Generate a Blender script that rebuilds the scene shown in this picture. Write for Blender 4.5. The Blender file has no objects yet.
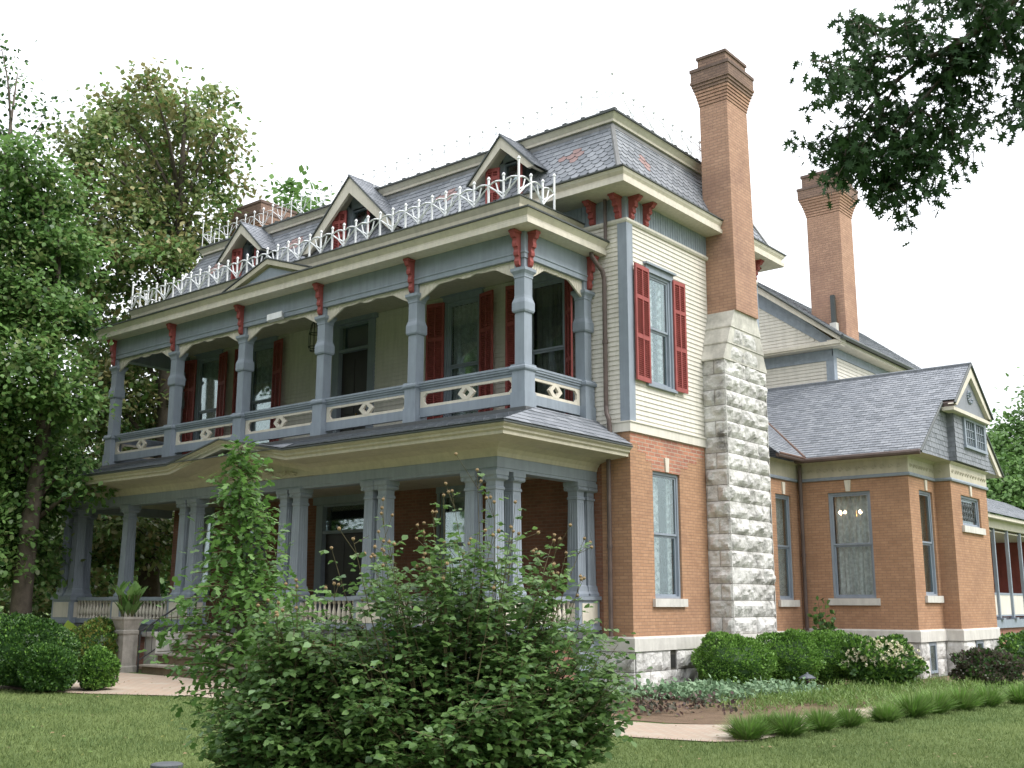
import bpy, math, random
import numpy as np
from mathutils import Vector, Matrix, noise

random.seed(7)
rng = np.random.default_rng(11)
SC = bpy.context.scene
COL = SC.collection
PI = math.pi
rad = math.radians

# ------------------------------------------------------------------ camera
cam_d = bpy.data.cameras.new('camera')
cam = bpy.data.objects.new('camera', cam_d)
COL.objects.link(cam)
CAM = Vector((12.172, -18.819, 1.75))
yaw, pit, roll = .68385, .2004, .00263
fw = Vector((-math.sin(yaw) * math.cos(pit), math.cos(yaw) * math.cos(pit), math.sin(pit)))
rt = Vector((math.cos(yaw), math.sin(yaw), 0))
up = rt.cross(fw)
rt, up = math.cos(roll) * rt + math.sin(roll) * up, -math.sin(roll) * rt + math.cos(roll) * up
cam.matrix_world = Matrix(((rt.x, up.x, -fw.x, CAM.x), (rt.y, up.y, -fw.y, CAM.y), (rt.z, up.z, -fw.z, CAM.z), (0, 0, 0, 1)))
cam_d.sensor_width = 36
cam_d.lens = 1081 / 1024 * 36
cam_d.clip_end = 2000
cam_d.clip_start = .1
SC.camera = cam

# ------------------------------------------------------------------ light: bright overcast
SUN_EL = rad(50)
world = bpy.data.worlds.new('World')
SC.world = world
world.use_nodes = True
wn, wl = world.node_tree.nodes, world.node_tree.links
wn.clear()
sky = wn.new('ShaderNodeTexSky')
sky.sky_type = 'NISHITA'
sky.sun_disc = False
sky.sun_elevation = SUN_EL
sundir = Vector((.94 * math.cos(SUN_EL), .34 * math.cos(SUN_EL), math.sin(SUN_EL)))
sky.sun_rotation = math.atan2(sundir.x, sundir.y)
sky.altitude = 100
sky.air_density = 1.0
sky.dust_density = 6.0
sky.ozone_density = 1.0
veil = wn.new('ShaderNodeMixRGB')       # the closed cloud layer that greys out the blue
veil.inputs['Fac'].default_value = .9
veil.inputs['Color2'].default_value = (9.0, 9.25, 9.6, 1)
bg = wn.new('ShaderNodeBackground')
bg.inputs['Strength'].default_value = .12
wo = wn.new('ShaderNodeOutputWorld')
wl.new(sky.outputs[0], veil.inputs['Color1'])
tcw = wn.new('ShaderNodeTexCoord'); spw = wn.new('ShaderNodeSeparateXYZ')
wl.new(tcw.outputs['Generated'], spw.inputs[0])
mrw = wn.new('ShaderNodeMapRange')      # an overcast sky is about twice as bright overhead as at the horizon
mrw.inputs['From Min'].default_value = 0; mrw.inputs['From Max'].default_value = 1
mrw.inputs['To Min'].default_value = .66; mrw.inputs['To Max'].default_value = 1.45
wl.new(spw.outputs['Z'], mrw.inputs['Value'])
cnw = wn.new('ShaderNodeTexNoise'); cnw.inputs['Scale'].default_value = 2.5; cnw.inputs['Detail'].default_value = 5
wl.new(tcw.outputs['Generated'], cnw.inputs['Vector'])
mrc = wn.new('ShaderNodeMapRange'); mrc.inputs['To Min'].default_value = .93; mrc.inputs['To Max'].default_value = 1.07
wl.new(cnw.outputs['Fac'], mrc.inputs['Value'])
mlw = wn.new('ShaderNodeMath'); mlw.operation = 'MULTIPLY'
wl.new(mrw.outputs[0], mlw.inputs[0]); wl.new(mrc.outputs[0], mlw.inputs[1])
grd = wn.new('ShaderNodeMixRGB'); grd.blend_type = 'MULTIPLY'; grd.inputs['Fac'].default_value = 1
wl.new(veil.outputs[0], grd.inputs['Color1']); wl.new(mlw.outputs[0], grd.inputs['Color2'])
wl.new(grd.outputs[0], bg.inputs[0])
wl.new(bg.outputs[0], wo.inputs[0])

sd = bpy.data.lights.new('sun', 'SUN')
sd.energy = 1.5
sd.angle = rad(22)
sd.color = (1, .97, .92)
sun = bpy.data.objects.new('sun', sd)
COL.objects.link(sun)
sun.rotation_euler = (-sundir).to_track_quat('-Z', 'Y').to_euler()
sun.location = (20, -20, 30)

SC.view_settings.view_transform = 'Standard'
SC.view_settings.look = 'None'
SC.view_settings.exposure = .86
SC.view_settings.gamma = 1
SC.view_settings.use_curve_mapping = False
SC.render.resolution_x, SC.render.resolution_y = 1024, 768
SC.render.engine = 'CYCLES'
SC.cycles.max_bounces = 8
SC.cycles.transparent_max_bounces = 16

# ------------------------------------------------------------------ materials
MATS = {}


def nodes(name):
    m = bpy.data.materials.new(name)
    m.use_nodes = True
    n = m.node_tree.nodes
    b = n['Principled BSDF']
    MATS[name] = m
    return m, n, m.node_tree.links, b


def paint(name, col, rough=.6, var=.12, scale=3., bump=0, spec=.3, metal=0, grime=.0, streak=.12):
    """painted or plain surface with blotchy wear in its own colour"""
    m, n, l, b = nodes(name)
    tc = n.new('ShaderNodeNewGeometry')
    nz = n.new('ShaderNodeTexNoise')
    nz.inputs['Scale'].default_value = scale
    nz.inputs['Detail'].default_value = 6
    nz.inputs['Roughness'].default_value = .65
    l.new(tc.outputs['Position'], nz.inputs['Vector'])
    cr = n.new('ShaderNodeValToRGB')
    cr.color_ramp.elements[0].position = .3
    cr.color_ramp.elements[1].position = .72
    cr.color_ramp.elements[0].color = (*[c * (1 - var - grime) for c in col], 1)
    cr.color_ramp.elements[1].color = (*[min(1, c * (1 + var * .6)) for c in col], 1)
    l.new(nz.outputs['Fac'], cr.inputs['Fac'])
    mp_ = n.new('ShaderNodeMapping'); mp_.inputs['Scale'].default_value = (7, 7, .9)
    l.new(tc.outputs['Position'], mp_.inputs['Vector'])
    ns = n.new('ShaderNodeTexNoise'); ns.inputs['Scale'].default_value = 1.6; ns.inputs['Detail'].default_value = 5
    l.new(mp_.outputs[0], ns.inputs['Vector'])
    ms_ = n.new('ShaderNodeMapRange'); ms_.inputs['From Min'].default_value = .3; ms_.inputs['From Max'].default_value = .6
    ms_.inputs['To Min'].default_value = 1 - streak; ms_.inputs['To Max'].default_value = 1
    l.new(ns.outputs['Fac'], ms_.inputs['Value'])
    mm_ = n.new('ShaderNodeMixRGB'); mm_.blend_type = 'MULTIPLY'; mm_.inputs['Fac'].default_value = 1
    l.new(cr.outputs[0], mm_.inputs['Color1']); l.new(ms_.outputs[0], mm_.inputs['Color2'])
    l.new(mm_.outputs[0], b.inputs['Base Color'])
    b.inputs['Roughness'].default_value = rough
    b.inputs['Metallic'].default_value = metal
    b.inputs['Specular IOR Level'].default_value = spec
    if bump:
        n2 = n.new('ShaderNodeTexNoise')
        n2.inputs['Scale'].default_value = scale * 12
        n2.inputs['Detail'].default_value = 5
        l.new(tc.outputs['Position'], n2.inputs['Vector'])
        bp = n.new('ShaderNodeBump')
        bp.inputs['Strength'].default_value = bump
        bp.inputs['Distance'].default_value = .02
        l.new(n2.outputs['Fac'], bp.inputs['Height'])
        l.new(bp.outputs[0], b.inputs['Normal'])
    return m


def wall_uv(n, l):
    """(u along the wall, z) from world position, whichever way the wall faces"""
    g = n.new('ShaderNodeNewGeometry')
    sp = n.new('ShaderNodeSeparateXYZ')
    sn = n.new('ShaderNodeSeparateXYZ')
    l.new(g.outputs['Position'], sp.inputs[0])
    l.new(g.outputs['True Normal'], sn.inputs[0])
    ab = n.new('ShaderNodeMath'); ab.operation = 'ABSOLUTE'
    l.new(sn.outputs['X'], ab.inputs[0])
    gt = n.new('ShaderNodeMath'); gt.operation = 'GREATER_THAN'
    l.new(ab.outputs[0], gt.inputs[0]); gt.inputs[1].default_value = .6
    mx = n.new('ShaderNodeMix'); mx.data_type = 'FLOAT'
    l.new(gt.outputs[0], mx.inputs[0])
    l.new(sp.outputs['X'], mx.inputs[2]); l.new(sp.outputs['Y'], mx.inputs[3])
    cb = n.new('ShaderNodeCombineXYZ')
    l.new(mx.outputs[0], cb.inputs['X']); l.new(sp.outputs['Z'], cb.inputs['Y'])
    return g, cb, sp


def brick(name, c1, c2, mortar, bw=.21, rh=.066, stain=(.12, .08, .06), stain_amt=.35, wear=.0, ms=.007):
    m, n, l, b = nodes(name)
    g, uv, sp = wall_uv(n, l)
    br = n.new('ShaderNodeTexBrick')
    br.inputs['Scale'].default_value = 1
    br.inputs['Brick Width'].default_value = bw
    br.inputs['Row Height'].default_value = rh
    br.inputs['Mortar Size'].default_value = ms
    br.inputs['Mortar Smooth'].default_value = .3
    br.inputs['Color1'].default_value = (*c1, 1)
    br.inputs['Color2'].default_value = (*c2, 1)
    br.inputs['Mortar'].default_value = (*mortar, 1)
    l.new(uv.outputs[0], br.inputs['Vector'])
    nz = n.new('ShaderNodeTexNoise'); nz.inputs['Scale'].default_value = .9; nz.inputs['Detail'].default_value = 8
    nz.inputs['Roughness'].default_value = .7
    l.new(g.outputs['Position'], nz.inputs['Vector'])
    cr = n.new('ShaderNodeValToRGB')
    cr.color_ramp.elements[0].position = .47; cr.color_ramp.elements[1].position = .72
    cr.color_ramp.elements[0].color = (0, 0, 0, 1)
    cr.color_ramp.elements[1].color = (stain_amt,) * 3 + (1,)
    l.new(nz.outputs['Fac'], cr.inputs['Fac'])
    mx = n.new('ShaderNodeMixRGB')
    l.new(cr.outputs[0], mx.inputs['Fac'])
    l.new(br.outputs['Color'], mx.inputs['Color1'])
    mx.inputs['Color2'].default_value = (*stain, 1)
    # fine grain
    n2 = n.new('ShaderNodeTexNoise'); n2.inputs['Scale'].default_value = 7; n2.inputs['Detail'].default_value = 6
    l.new(g.outputs['Position'], n2.inputs['Vector'])
    mr = n.new('ShaderNodeMapRange'); mr.inputs['To Min'].default_value = .8; mr.inputs['To Max'].default_value = 1.18
    l.new(n2.outputs['Fac'], mr.inputs['Value'])
    mu = n.new('ShaderNodeMixRGB'); mu.blend_type = 'MULTIPLY'; mu.inputs['Fac'].default_value = 1
    l.new(mx.outputs[0], mu.inputs['Color1']); l.new(mr.outputs[0], mu.inputs['Color2'])
    l.new(mu.outputs[0], b.inputs['Base Color'])
    b.inputs['Roughness'].default_value = .9
    b.inputs['Specular IOR Level'].default_value = .15
    bp = n.new('ShaderNodeBump'); bp.inputs['Strength'].default_value = .5; bp.inputs['Distance'].default_value = .007
    inv = n.new('ShaderNodeMath'); inv.operation = 'SUBTRACT'; inv.inputs[0].default_value = 1
    l.new(br.outputs['Fac'], inv.inputs[1]); l.new(inv.outputs[0], bp.inputs['Height'])
    l.new(bp.outputs[0], b.inputs['Normal'])
    return m


def leaf_mat(name, col, col2, trans=.25, rough=.45, spec=.35, scale=.8):
    m, n, l, b = nodes(name)
    g = n.new('ShaderNodeNewGeometry')
    nz = n.new('ShaderNodeTexNoise'); nz.inputs['Scale'].default_value = scale; nz.inputs['Detail'].default_value = 5
    l.new(g.outputs['Position'], nz.inputs['Vector'])
    ad = n.new('ShaderNodeMath'); ad.operation = 'MULTIPLY_ADD'
    ad.inputs[1].default_value = .45
    l.new(g.outputs['Random Per Island'], ad.inputs[0]); 
    sb = n.new('ShaderNodeMath'); sb.operation = 'MULTIPLY'; sb.inputs[1].default_value = .75
    l.new(nz.outputs['Fac'], sb.inputs[0]); l.new(sb.outputs[0], ad.inputs[2])
    cr = n.new('ShaderNodeValToRGB')
    cr.color_ramp.elements[0].position = .25; cr.color_ramp.elements[1].position = .85
    cr.color_ramp.elements[0].color = (*col, 1); cr.color_ramp.elements[1].color = (*col2, 1)
    l.new(ad.outputs[0], cr.inputs['Fac'])
    l.new(cr.outputs[0], b.inputs['Base Color'])
    b.inputs['Roughness'].default_value = rough
    b.inputs['Specular IOR Level'].default_value = spec
    tr = n.new('ShaderNodeBsdfTranslucent')
    l.new(cr.outputs[0], tr.inputs['Color'])
    ms = n.new('ShaderNodeMixShader'); ms.inputs[0].default_value = trans
    l.new(b.outputs[0], ms.inputs[1]); l.new(tr.outputs[0], ms.inputs[2])
    l.new(ms.outputs[0], n['Material Output'].inputs['Surface'])
    return m


cream = paint('cream_paint', (.70, .665, .60), .6, .06, 1.5)
trimc = paint('cream_trim_paint', (.66, .61, .52), .6, .10, 2.2)
cornc = paint('buff_cornice_paint', (.53, .49, .39), .6, .12, 2.2)
blue = paint('blue_grey_paint', (.275, .315, .37), .55, .10, 2.5)
blued = paint('blue_grey_board_paint', (.30, .345, .405), .6, .16, 6)
red = paint('red_paint', (.34, .085, .078), .6, .2, 4)
white = paint('white_metal_paint', (.82, .83, .85), .4, .04, 4)
copper = paint('brown_pipe_metal', (.12, .085, .075), .5, .3, 3, spec=.5)
gutter = paint('dark_metal_edge', (.06, .07, .068), .45, .25, 3, spec=.5)
flash = paint('rusty_copper_flashing', (.17, .10, .075), .6, .3, 5)
stonec = paint('smooth_limestone', (.62, .60, .56), .8, .14, 3, bump=.15)
soil = paint('garden_soil', (.17, .115, .075), .95, .3, 3, bump=.8)
bark = paint('tree_bark', (.12, .10, .08), .9, .35, 6, bump=.8)
twig = paint('green_brown_stem', (.10, .085, .04), .7, .3, 8)
ironm = paint('black_iron', (.03, .03, .03), .5, .2, 5, spec=.5)
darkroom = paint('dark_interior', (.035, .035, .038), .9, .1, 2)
doorm = paint('dark_door_wood', (.045, .04, .04), .4, .2, 3, spec=.5)
slateA = paint('slate_blue_grey', (.225, .24, .27), .5, .12, 5, bump=.2, spec=.4)
slateB = paint('slate_light_grey', (.27, .285, .315), .5, .12, 5, bump=.2, spec=.4)
slateC = paint('slate_dark_grey', (.18, .195, .22), .55, .2, 5, bump=.2, spec=.4)
slateR = paint('slate_red', (.33, .215, .205), .6, .15, 5, spec=.3)
terra = paint('planter_stone', (.33, .31, .28), .85, .25, 6, bump=.3)
stepm = paint('step_concrete', (.40, .36, .31), .85, .25, 4, bump=.3)
stepr = paint('step_riser_brown', (.20, .15, .10), .9, .3, 4, bump=.3)
porchfl = paint('porch_floor_boards', (.10, .105, .11), .6, .15, 3)
brickm = brick('orange_brick', (.455, .268, .165), (.39, .222, .135), (.28, .185, .13), stain_amt=.6, stain=(.25, .145, .10))
brickt = brick('red_repair_brick', (.50, .23, .15), (.34, .15, .11), (.42, .33, .26), stain_amt=.5, stain=(.17, .10, .09), bw=.24, rh=.085, ms=.012)
brickporch_shade = brick('red_shade_darkened_brick', (.27, .125, .085), (.21, .10, .07), (.24, .15, .11), stain_amt=.5, stain=(.12, .07, .055), bw=.22, rh=.075, ms=.01)  # redder brick, its colour also darkened to stand for the porch shade
brickch = brick('chimney_brick', (.47, .29, .205), (.40, .24, .17), (.32, .21, .155), stain_amt=.6, stain=(.2, .12, .1), bw=.22, rh=.075, ms=.010)
brickred = brick('old_red_brick', (.36, .17, .13), (.30, .14, .11), (.30, .2, .16), stain_amt=.3)


brickcap = brick('sooty_cap_brick', (.30, .20, .15), (.24, .16, .125), (.17, .12, .10), stain_amt=.6, stain=(.12, .09, .08), bw=.22, rh=.075, ms=.01)


def rockmat(name):
    m, n, l, b = nodes(name)
    g = n.new('ShaderNodeNewGeometry')
    nz = n.new('ShaderNodeTexNoise'); nz.inputs['Scale'].default_value = 2.1; nz.inputs['Detail'].default_value = 10
    nz.inputs['Roughness'].default_value = .72; nz.inputs['Distortion'].default_value = .6
    l.new(g.outputs['Position'], nz.inputs['Vector'])
    cr = n.new('ShaderNodeValToRGB')
    e = cr.color_ramp.elements
    e[0].position = .33; e[0].color = (.15, .145, .14, 1)
    e[1].position = .62; e[1].color = (.66, .65, .63, 1)
    k = e.new(.43); k.color = (.42, .41, .395, 1)
    l.new(nz.outputs['Fac'], cr.inputs['Fac'])
    l.new(cr.outputs[0], b.inputs['Base Color'])
    b.inputs['Roughness'].default_value = .9
    n2 = n.new('ShaderNodeTexNoise'); n2.inputs['Scale'].default_value = 18; n2.inputs['Detail'].default_value = 8
    l.new(g.outputs['Position'], n2.inputs['Vector'])
    bp = n.new('ShaderNodeBump'); bp.inputs['Strength'].default_value = .7; bp.inputs['Distance'].default_value = .03
    l.new(n2.outputs['Fac'], bp.inputs['Height']); l.new(bp.outputs[0], b.inputs['Normal'])
    return m


rock = rockmat('rock_faced_limestone')
mortar = paint('dark_mortar', (.17, .16, .14), .95, .2, 4)


def glassmat():
    m, n, l, b = nodes('window_glass')
    tr = n.new('ShaderNodeBsdfTransparent'); tr.inputs['Color'].default_value = (.90, .92, .92, 1)
    gl = n.new('ShaderNodeBsdfGlossy'); gl.inputs['Roughness'].default_value = .03
    gl.inputs['Color'].default_value = (.85, .95, .95, 1)
    lw = n.new('ShaderNodeFresnel'); lw.inputs['IOR'].default_value = 1.5
    ma = n.new('ShaderNodeMath'); ma.operation = 'MULTIPLY_ADD'
    ma.inputs[1].default_value = .5; ma.inputs[2].default_value = .0
    l.new(lw.outputs[0], ma.inputs[0])
    ms = n.new('ShaderNodeMixShader')
    l.new(ma.outputs[0], ms.inputs[0]); l.new(tr.outputs[0], ms.inputs[1]); l.new(gl.outputs[0], ms.inputs[2])
    l.new(ms.outputs[0], n['Material Output'].inputs['Surface'])
    return m


glass = glassmat()


def lacemat(name, col, hole):
    m, n, l, b = nodes(name)
    g = n.new('ShaderNodeNewGeometry')
    v = n.new('ShaderNodeTexNoise'); v.inputs['Scale'].default_value = 11; v.inputs['Detail'].default_value = 4
    l.new(g.outputs['Position'], v.inputs['Vector'])
    cr = n.new('ShaderNodeValToRGB'); cr.color_ramp.elements[0].position = .42; cr.color_ramp.elements[1].position = .60
    cr.color_ramp.elements[0].color = (hole, hole, hole, 1)
    l.new(v.outputs['Fac'], cr.inputs['Fac'])
    b.inputs['Base Color'].default_value = (*col, 1)
    b.inputs['Roughness'].default_value = .9
    tr = n.new('ShaderNodeBsdfTransparent')
    ms = n.new('ShaderNodeMixShader')
    l.new(cr.outputs[0], ms.inputs[0]); l.new(tr.outputs[0], ms.inputs[1]); l.new(b.outputs[0], ms.inputs[2])
    l.new(ms.outputs[0], n['Material Output'].inputs['Surface'])
    return m


lace = lacemat('lace_curtain', (.90, .90, .90), .4)
sheer = lacemat('sheer_curtain', (.70, .72, .72), .75)
drape = paint('green_grey_drape', (.16, .17, .15), .9, .3, 6)
reddrape = paint('dark_red_drape', (.16, .04, .035), .9, .3, 6)

bulb = bpy.data.materials.new('lit_bulb'); bulb.use_nodes = True
bb = bulb.node_tree.nodes['Principled BSDF']
bb.inputs['Emission Color'].default_value = (1, .62, .35, 1); bb.inputs['Emission Strength'].default_value = 60

lf_mag = leaf_mat('magnolia_leaf', (.10, .165, .05), (.28, .345, .13), .42, .35, .6, .5)
lf_mag2 = leaf_mat('magnolia_leaf_olive', (.21, .20, .075), (.36, .33, .15), .25, .4, .5, .5)
lf_left = leaf_mat('broad_leaf_green', (.075, .165, .045), (.20, .345, .10), .45, .4, .4, .6)
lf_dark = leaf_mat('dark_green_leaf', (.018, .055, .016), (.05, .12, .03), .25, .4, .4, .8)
lf_box = leaf_mat('boxwood_leaf', (.09, .21, .03), (.21, .38, .075), .25, .45, .4, 1.6)
lf_boxd = leaf_mat('dark_boxwood_leaf', (.028, .075, .018), (.07, .16, .03), .2, .45, .4, 1.6)
lf_rose = leaf_mat('rose_bush_leaf', (.06, .13, .035), (.17, .285, .085), .42, .38, .45, 2.5)
lf_rosel = leaf_mat('pale_rose_leaf', (.10, .19, .07), (.17, .28, .11), .3, .4, .45, 3)
lf_young = leaf_mat('young_tree_leaf', (.06, .145, .03), (.15, .28, .065), .4, .42, .4, 2)
lf_gold = leaf_mat('gold_tipped_leaf', (.10, .15, .03), (.25, .24, .06), .25, .5, .3, 2)
lf_host = leaf_mat('lime_hosta_leaf', (.25, .36, .06), (.42, .52, .12), .3, .45, .3, 3)
lf_silv = leaf_mat('silver_green_leaf', (.14, .24, .13), (.27, .38, .24), .2, .6, .2, 3)
lf_purp = leaf_mat('purple_leaf', (.07, .04, .045), (.14, .09, .08), .2, .5, .3, 3)
lf_dusk = leaf_mat('dusky_shrub_leaf', (.05, .06, .04), (.11, .10, .07), .2, .5, .3, 2)
lf_tuft = leaf_mat('tuft_blade', (.06, .13, .03), (.26, .35, .12), .3, .45, .3, 2)
lf_cover = leaf_mat('low_green_cover', (.08, .16, .03), (.18, .28, .07), .3, .5, .3, 2)
lf_oak = leaf_mat('oak_leaf', (.022, .052, .020), (.048, .095, .034), .10, .6, .12, 1)
lf_far = leaf_mat('distant_leaf', (.075, .16, .045), (.16, .28, .08), .3, .5, .3, .3)
petal = paint('cream_petal', (.74, .70, .52), .6, .1, 5)
hip = paint('dry_seed_head', (.27, .19, .10), .8, .3, 9)
grassb = leaf_mat('grass_blade', (.08, .135, .045), (.255, .315, .12), .3, .55, .15, .35)


def lawnmat():
    m, n, l, b = nodes('lawn_turf')
    g = n.new('ShaderNodeNewGeometry')
    nz = n.new('ShaderNodeTexNoise'); nz.inputs['Scale'].default_value = .35; nz.inputs['Detail'].default_value = 12
    nz.inputs['Roughness'].default_value = .75
    l.new(g.outputs['Position'], nz.inputs['Vector'])
    cr = n.new('ShaderNodeValToRGB')
    cr.color_ramp.elements[0].position = .35; cr.color_ramp.elements[1].position = .7
    cr.color_ramp.elements[0].color = (.075, .12, .04, 1); cr.color_ramp.elements[1].color = (.19, .235, .09, 1)
    l.new(nz.outputs['Fac'], cr.inputs['Fac']); l.new(cr.outputs[0], b.inputs['Base Color'])
    b.inputs['Roughness'].default_value = .95; b.inputs['Specular IOR Level'].default_value = .1
    n2 = n.new('ShaderNodeTexNoise'); n2.inputs['Scale'].default_value = 30; n2.inputs['Detail'].default_value = 6
    l.new(g.outputs['Position'], n2.inputs['Vector'])
    bp = n.new('ShaderNodeBump'); bp.inputs['Strength'].default_value = 1; bp.inputs['Distance'].default_value = .04
    l.new(n2.outputs['Fac'], bp.inputs['Height']); l.new(bp.outputs[0], b.inputs['Normal'])
    return m


lawnm = lawnmat()


def pavemat():
    m, n, l, b = nodes('brick_paving')
    g = n.new('ShaderNodeNewGeometry')
    br = n.new('ShaderNodeTexBrick'); br.inputs['Scale'].default_value = 1
    br.inputs['Brick Width'].default_value = .22; br.inputs['Row Height'].default_value = .11
    br.inputs['Mortar Size'].default_value = .012
    br.inputs['Color1'].default_value = (.40, .285, .215, 1); br.inputs['Color2'].default_value = (.35, .265, .205, 1)
    br.inputs['Mortar'].default_value = (.40, .35, .28, 1)
    l.new(g.outputs['Position'], br.inputs['Vector'])
    nz = n.new('ShaderNodeTexNoise'); nz.inputs['Scale'].default_value = 1.3; nz.inputs['Detail'].default_value = 8
    l.new(g.outputs['Position'], nz.inputs['Vector'])
    cr = n.new('ShaderNodeValToRGB'); cr.color_ramp.elements[0].position = .5; cr.color_ramp.elements[1].position = .75
    l.new(nz.outputs['Fac'], cr.inputs['Fac'])
    mx = n.new('ShaderNodeMixRGB'); l.new(cr.outputs[0], mx.inputs['Fac'])
    l.new(br.outputs['Color'], mx.inputs['Color1']); mx.inputs['Color2'].default_value = (.46, .42, .35, 1)
    l.new(mx.outputs[0], b.inputs['Base Color']); b.inputs['Roughness'].default_value = .9
    return m


pave = pavemat()

# ------------------------------------------------------------------ mesh helpers
ORG = {}


class T:
    """a wall frame: a runs along the wall, h is height, d is outwards"""

    def __init__(s, o, u, n):
        s.o = Vector(o); s.u = Vector(u); s.n = Vector(n)

    def __call__(s, a, h, d=0):
        return s.o + s.u * a + s.n * d + Vector((0, 0, h))


class MB:
    def __init__(s):
        s.v = []; s.f = []; s.m = []

    def poly(s, pts, m=0):
        i = len(s.v)
        s.v += [tuple(p) for p in pts]
        s.f.append(tuple(range(i, i + len(pts)))); s.m.append(m)

    def hexa(s, p, m=0):
        i = len(s.v)
        s.v += [tuple(q) for q in p]
        for f in ((0, 3, 2, 1), (4, 5, 6, 7), (0, 1, 5, 4), (1, 2, 6, 5), (2, 3, 7, 6), (3, 0, 4, 7)):
            s.f.append(tuple(i + k for k in f)); s.m.append(m)
        return s

    def box(s, x0, x1, y0, y1, z0, z1, m=0):
        return s.hexa([(x0, y0, z0), (x1, y0, z0), (x1, y1, z0), (x0, y1, z0), (x0, y0, z1), (x1, y0, z1), (x1, y1, z1), (x0, y1, z1)], m)

    def lbox(s, t, a0, a1, h0, h1, d0, d1, m=0):
        return s.hexa([t(a0, h0, d0), t(a1, h0, d0), t(a1, h0, d1), t(a0, h0, d1), t(a0, h1, d0), t(a1, h1, d0), t(a1, h1, d1), t(a0, h1, d1)], m)

    def prism(s, t, pts, d0, d1, m=0):
        k = len(pts); i = len(s.v)
        s.v += [tuple(t(a, h, d0)) for a, h in pts] + [tuple(t(a, h, d1)) for a, h in pts]
        s.f.append(tuple(range(i + k - 1, i - 1, -1))); s.m.append(m)
        s.f.append(tuple(range(i + k, i + 2 * k))); s.m.append(m)
        for j in range(k):
            q = (j + 1) % k
            s.f.append((i + j, i + q, i + k + q, i + k + j)); s.m.append(m)
        return s

    def extr(s, pts, vec, m=0):
        k = len(pts); i = len(s.v); vec = Vector(vec)
        s.v += [tuple(p) for p in pts] + [tuple(Vector(p) + vec) for p in pts]
        s.f.append(tuple(range(i + k - 1, i - 1, -1))); s.m.append(m)
        s.f.append(tuple(range(i + k, i + 2 * k))); s.m.append(m)
        for j in range(k):
            q = (j + 1) % k
            s.f.append((i + j, i + q, i + k + q, i + k + j)); s.m.append(m)
        return s

    def tube(s, pts, rs, n=6, m=0):
        pts = [Vector(p) for p in pts]
        if not hasattr(rs, '__len__'):
            rs = [rs] * len(pts)
        rings = []
        pv = None
        for i, p in enumerate(pts):
            d = (pts[min(i + 1, len(pts) - 1)] - pts[max(i - 1, 0)])
            if d.length < 1e-9:
                d = Vector((0, 0, 1))
            d.normalize()
            if pv is None:
                a = Vector((1, 0, 0)) if abs(d.x) < .8 else Vector((0, 1, 0))
                pv = d.cross(a).normalized()
            else:
                pv = (pv - d * pv.dot(d)).normalized()
            q = d.cross(pv)
            st = len(s.v)
            for k in range(n):
                t = 2 * PI * k / n
                s.v.append(tuple(p + (pv * math.cos(t) + q * math.sin(t)) * rs[i]))
            rings.append(st)
        for a, b in zip(rings, rings[1:]):
            for k in range(n):
                s.f.append((a + k, a + (k + 1) % n, b + (k + 1) % n, b + k)); s.m.append(m)
        s.f.append(tuple(rings[0] + k for k in range(n - 1, -1, -1))); s.m.append(m)
        s.f.append(tuple(rings[-1] + k for k in range(n))); s.m.append(m)
        return s

    def lathe(s, c, prof, n=12, m=0):
        c = Vector(c); st = []
        for r, z in prof:
            st.append(len(s.v))
            for k in range(n):
                t = 2 * PI * (k + .5) / n
                s.v.append((c.x + r * math.cos(t), c.y + r * math.sin(t), c.z + z))
        for a, b in zip(st, st[1:]):
            for k in range(n):
                s.f.append((a + k, a + (k + 1) % n, b + (k + 1) % n, b + k)); s.m.append(m)
        s.f.append(tuple(st[0] + k for k in range(n - 1, -1, -1))); s.m.append(m)
        s.f.append(tuple(st[-1] + k for k in range(n))); s.m.append(m)
        return s

    def sqcol(s, x, y, prof, m=0):
        """square column from (half width, z) pairs"""
        st = []
        for r, z in prof:
            st.append(len(s.v))
            s.v += [(x - r, y - r, z), (x + r, y - r, z), (x + r, y + r, z), (x - r, y + r, z)]
        for a, b in zip(st, st[1:]):
            for k in range(4):
                s.f.append((a + k, a + (k + 1) % 4, b + (k + 1) % 4, b + k)); s.m.append(m)
        s.f.append((st[0] + 3, st[0] + 2, st[0] + 1, st[0])); s.m.append(m)
        s.f.append((st[-1], st[-1] + 1, st[-1] + 2, st[-1] + 3)); s.m.append(m)
        return s

    def sweep(s, path, prof, sx=1, sy=1, closed=False, m=0):
        """moulding: profile of (out, z) points swept along a plan path with mitred corners"""
        P = [Vector((p[0], p[1])) for p in path]
        N = len(P); k = len(prof); st = []
        for i in range(N):
            ds = []
            if closed or i > 0:
                ds.append((P[i] - P[i - 1]).normalized())
            if closed or i < N - 1:
                ds.append((P[(i + 1) % N] - P[i]).normalized())
            ns = [Vector((-d.y, d.x)) for d in ds]
            if len(ns) == 2:
                b = (ns[0] + ns[1]); b = b / max(.2, (1 + ns[0].dot(ns[1])))
            else:
                b = ns[0]
            st.append(len(s.v))
            for o, z in prof:
                s.v.append((P[i].x + b.x * o * sx, P[i].y + b.y * o * sy, z))
        seg = list(zip(st, st[1:] + st[:1])) if closed else list(zip(st, st[1:]))
        for a, b in seg:
            for j in range(k):
                q = (j + 1) % k
                s.f.append((a + j, a + q, b + q, b + j)); s.m.append(m)
        if not closed:
            s.f.append(tuple(st[0] + j for j in range(k - 1, -1, -1))); s.m.append(m)
            s.f.append(tuple(st[-1] + j for j in range(k))); s.m.append(m)
        return s

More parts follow.
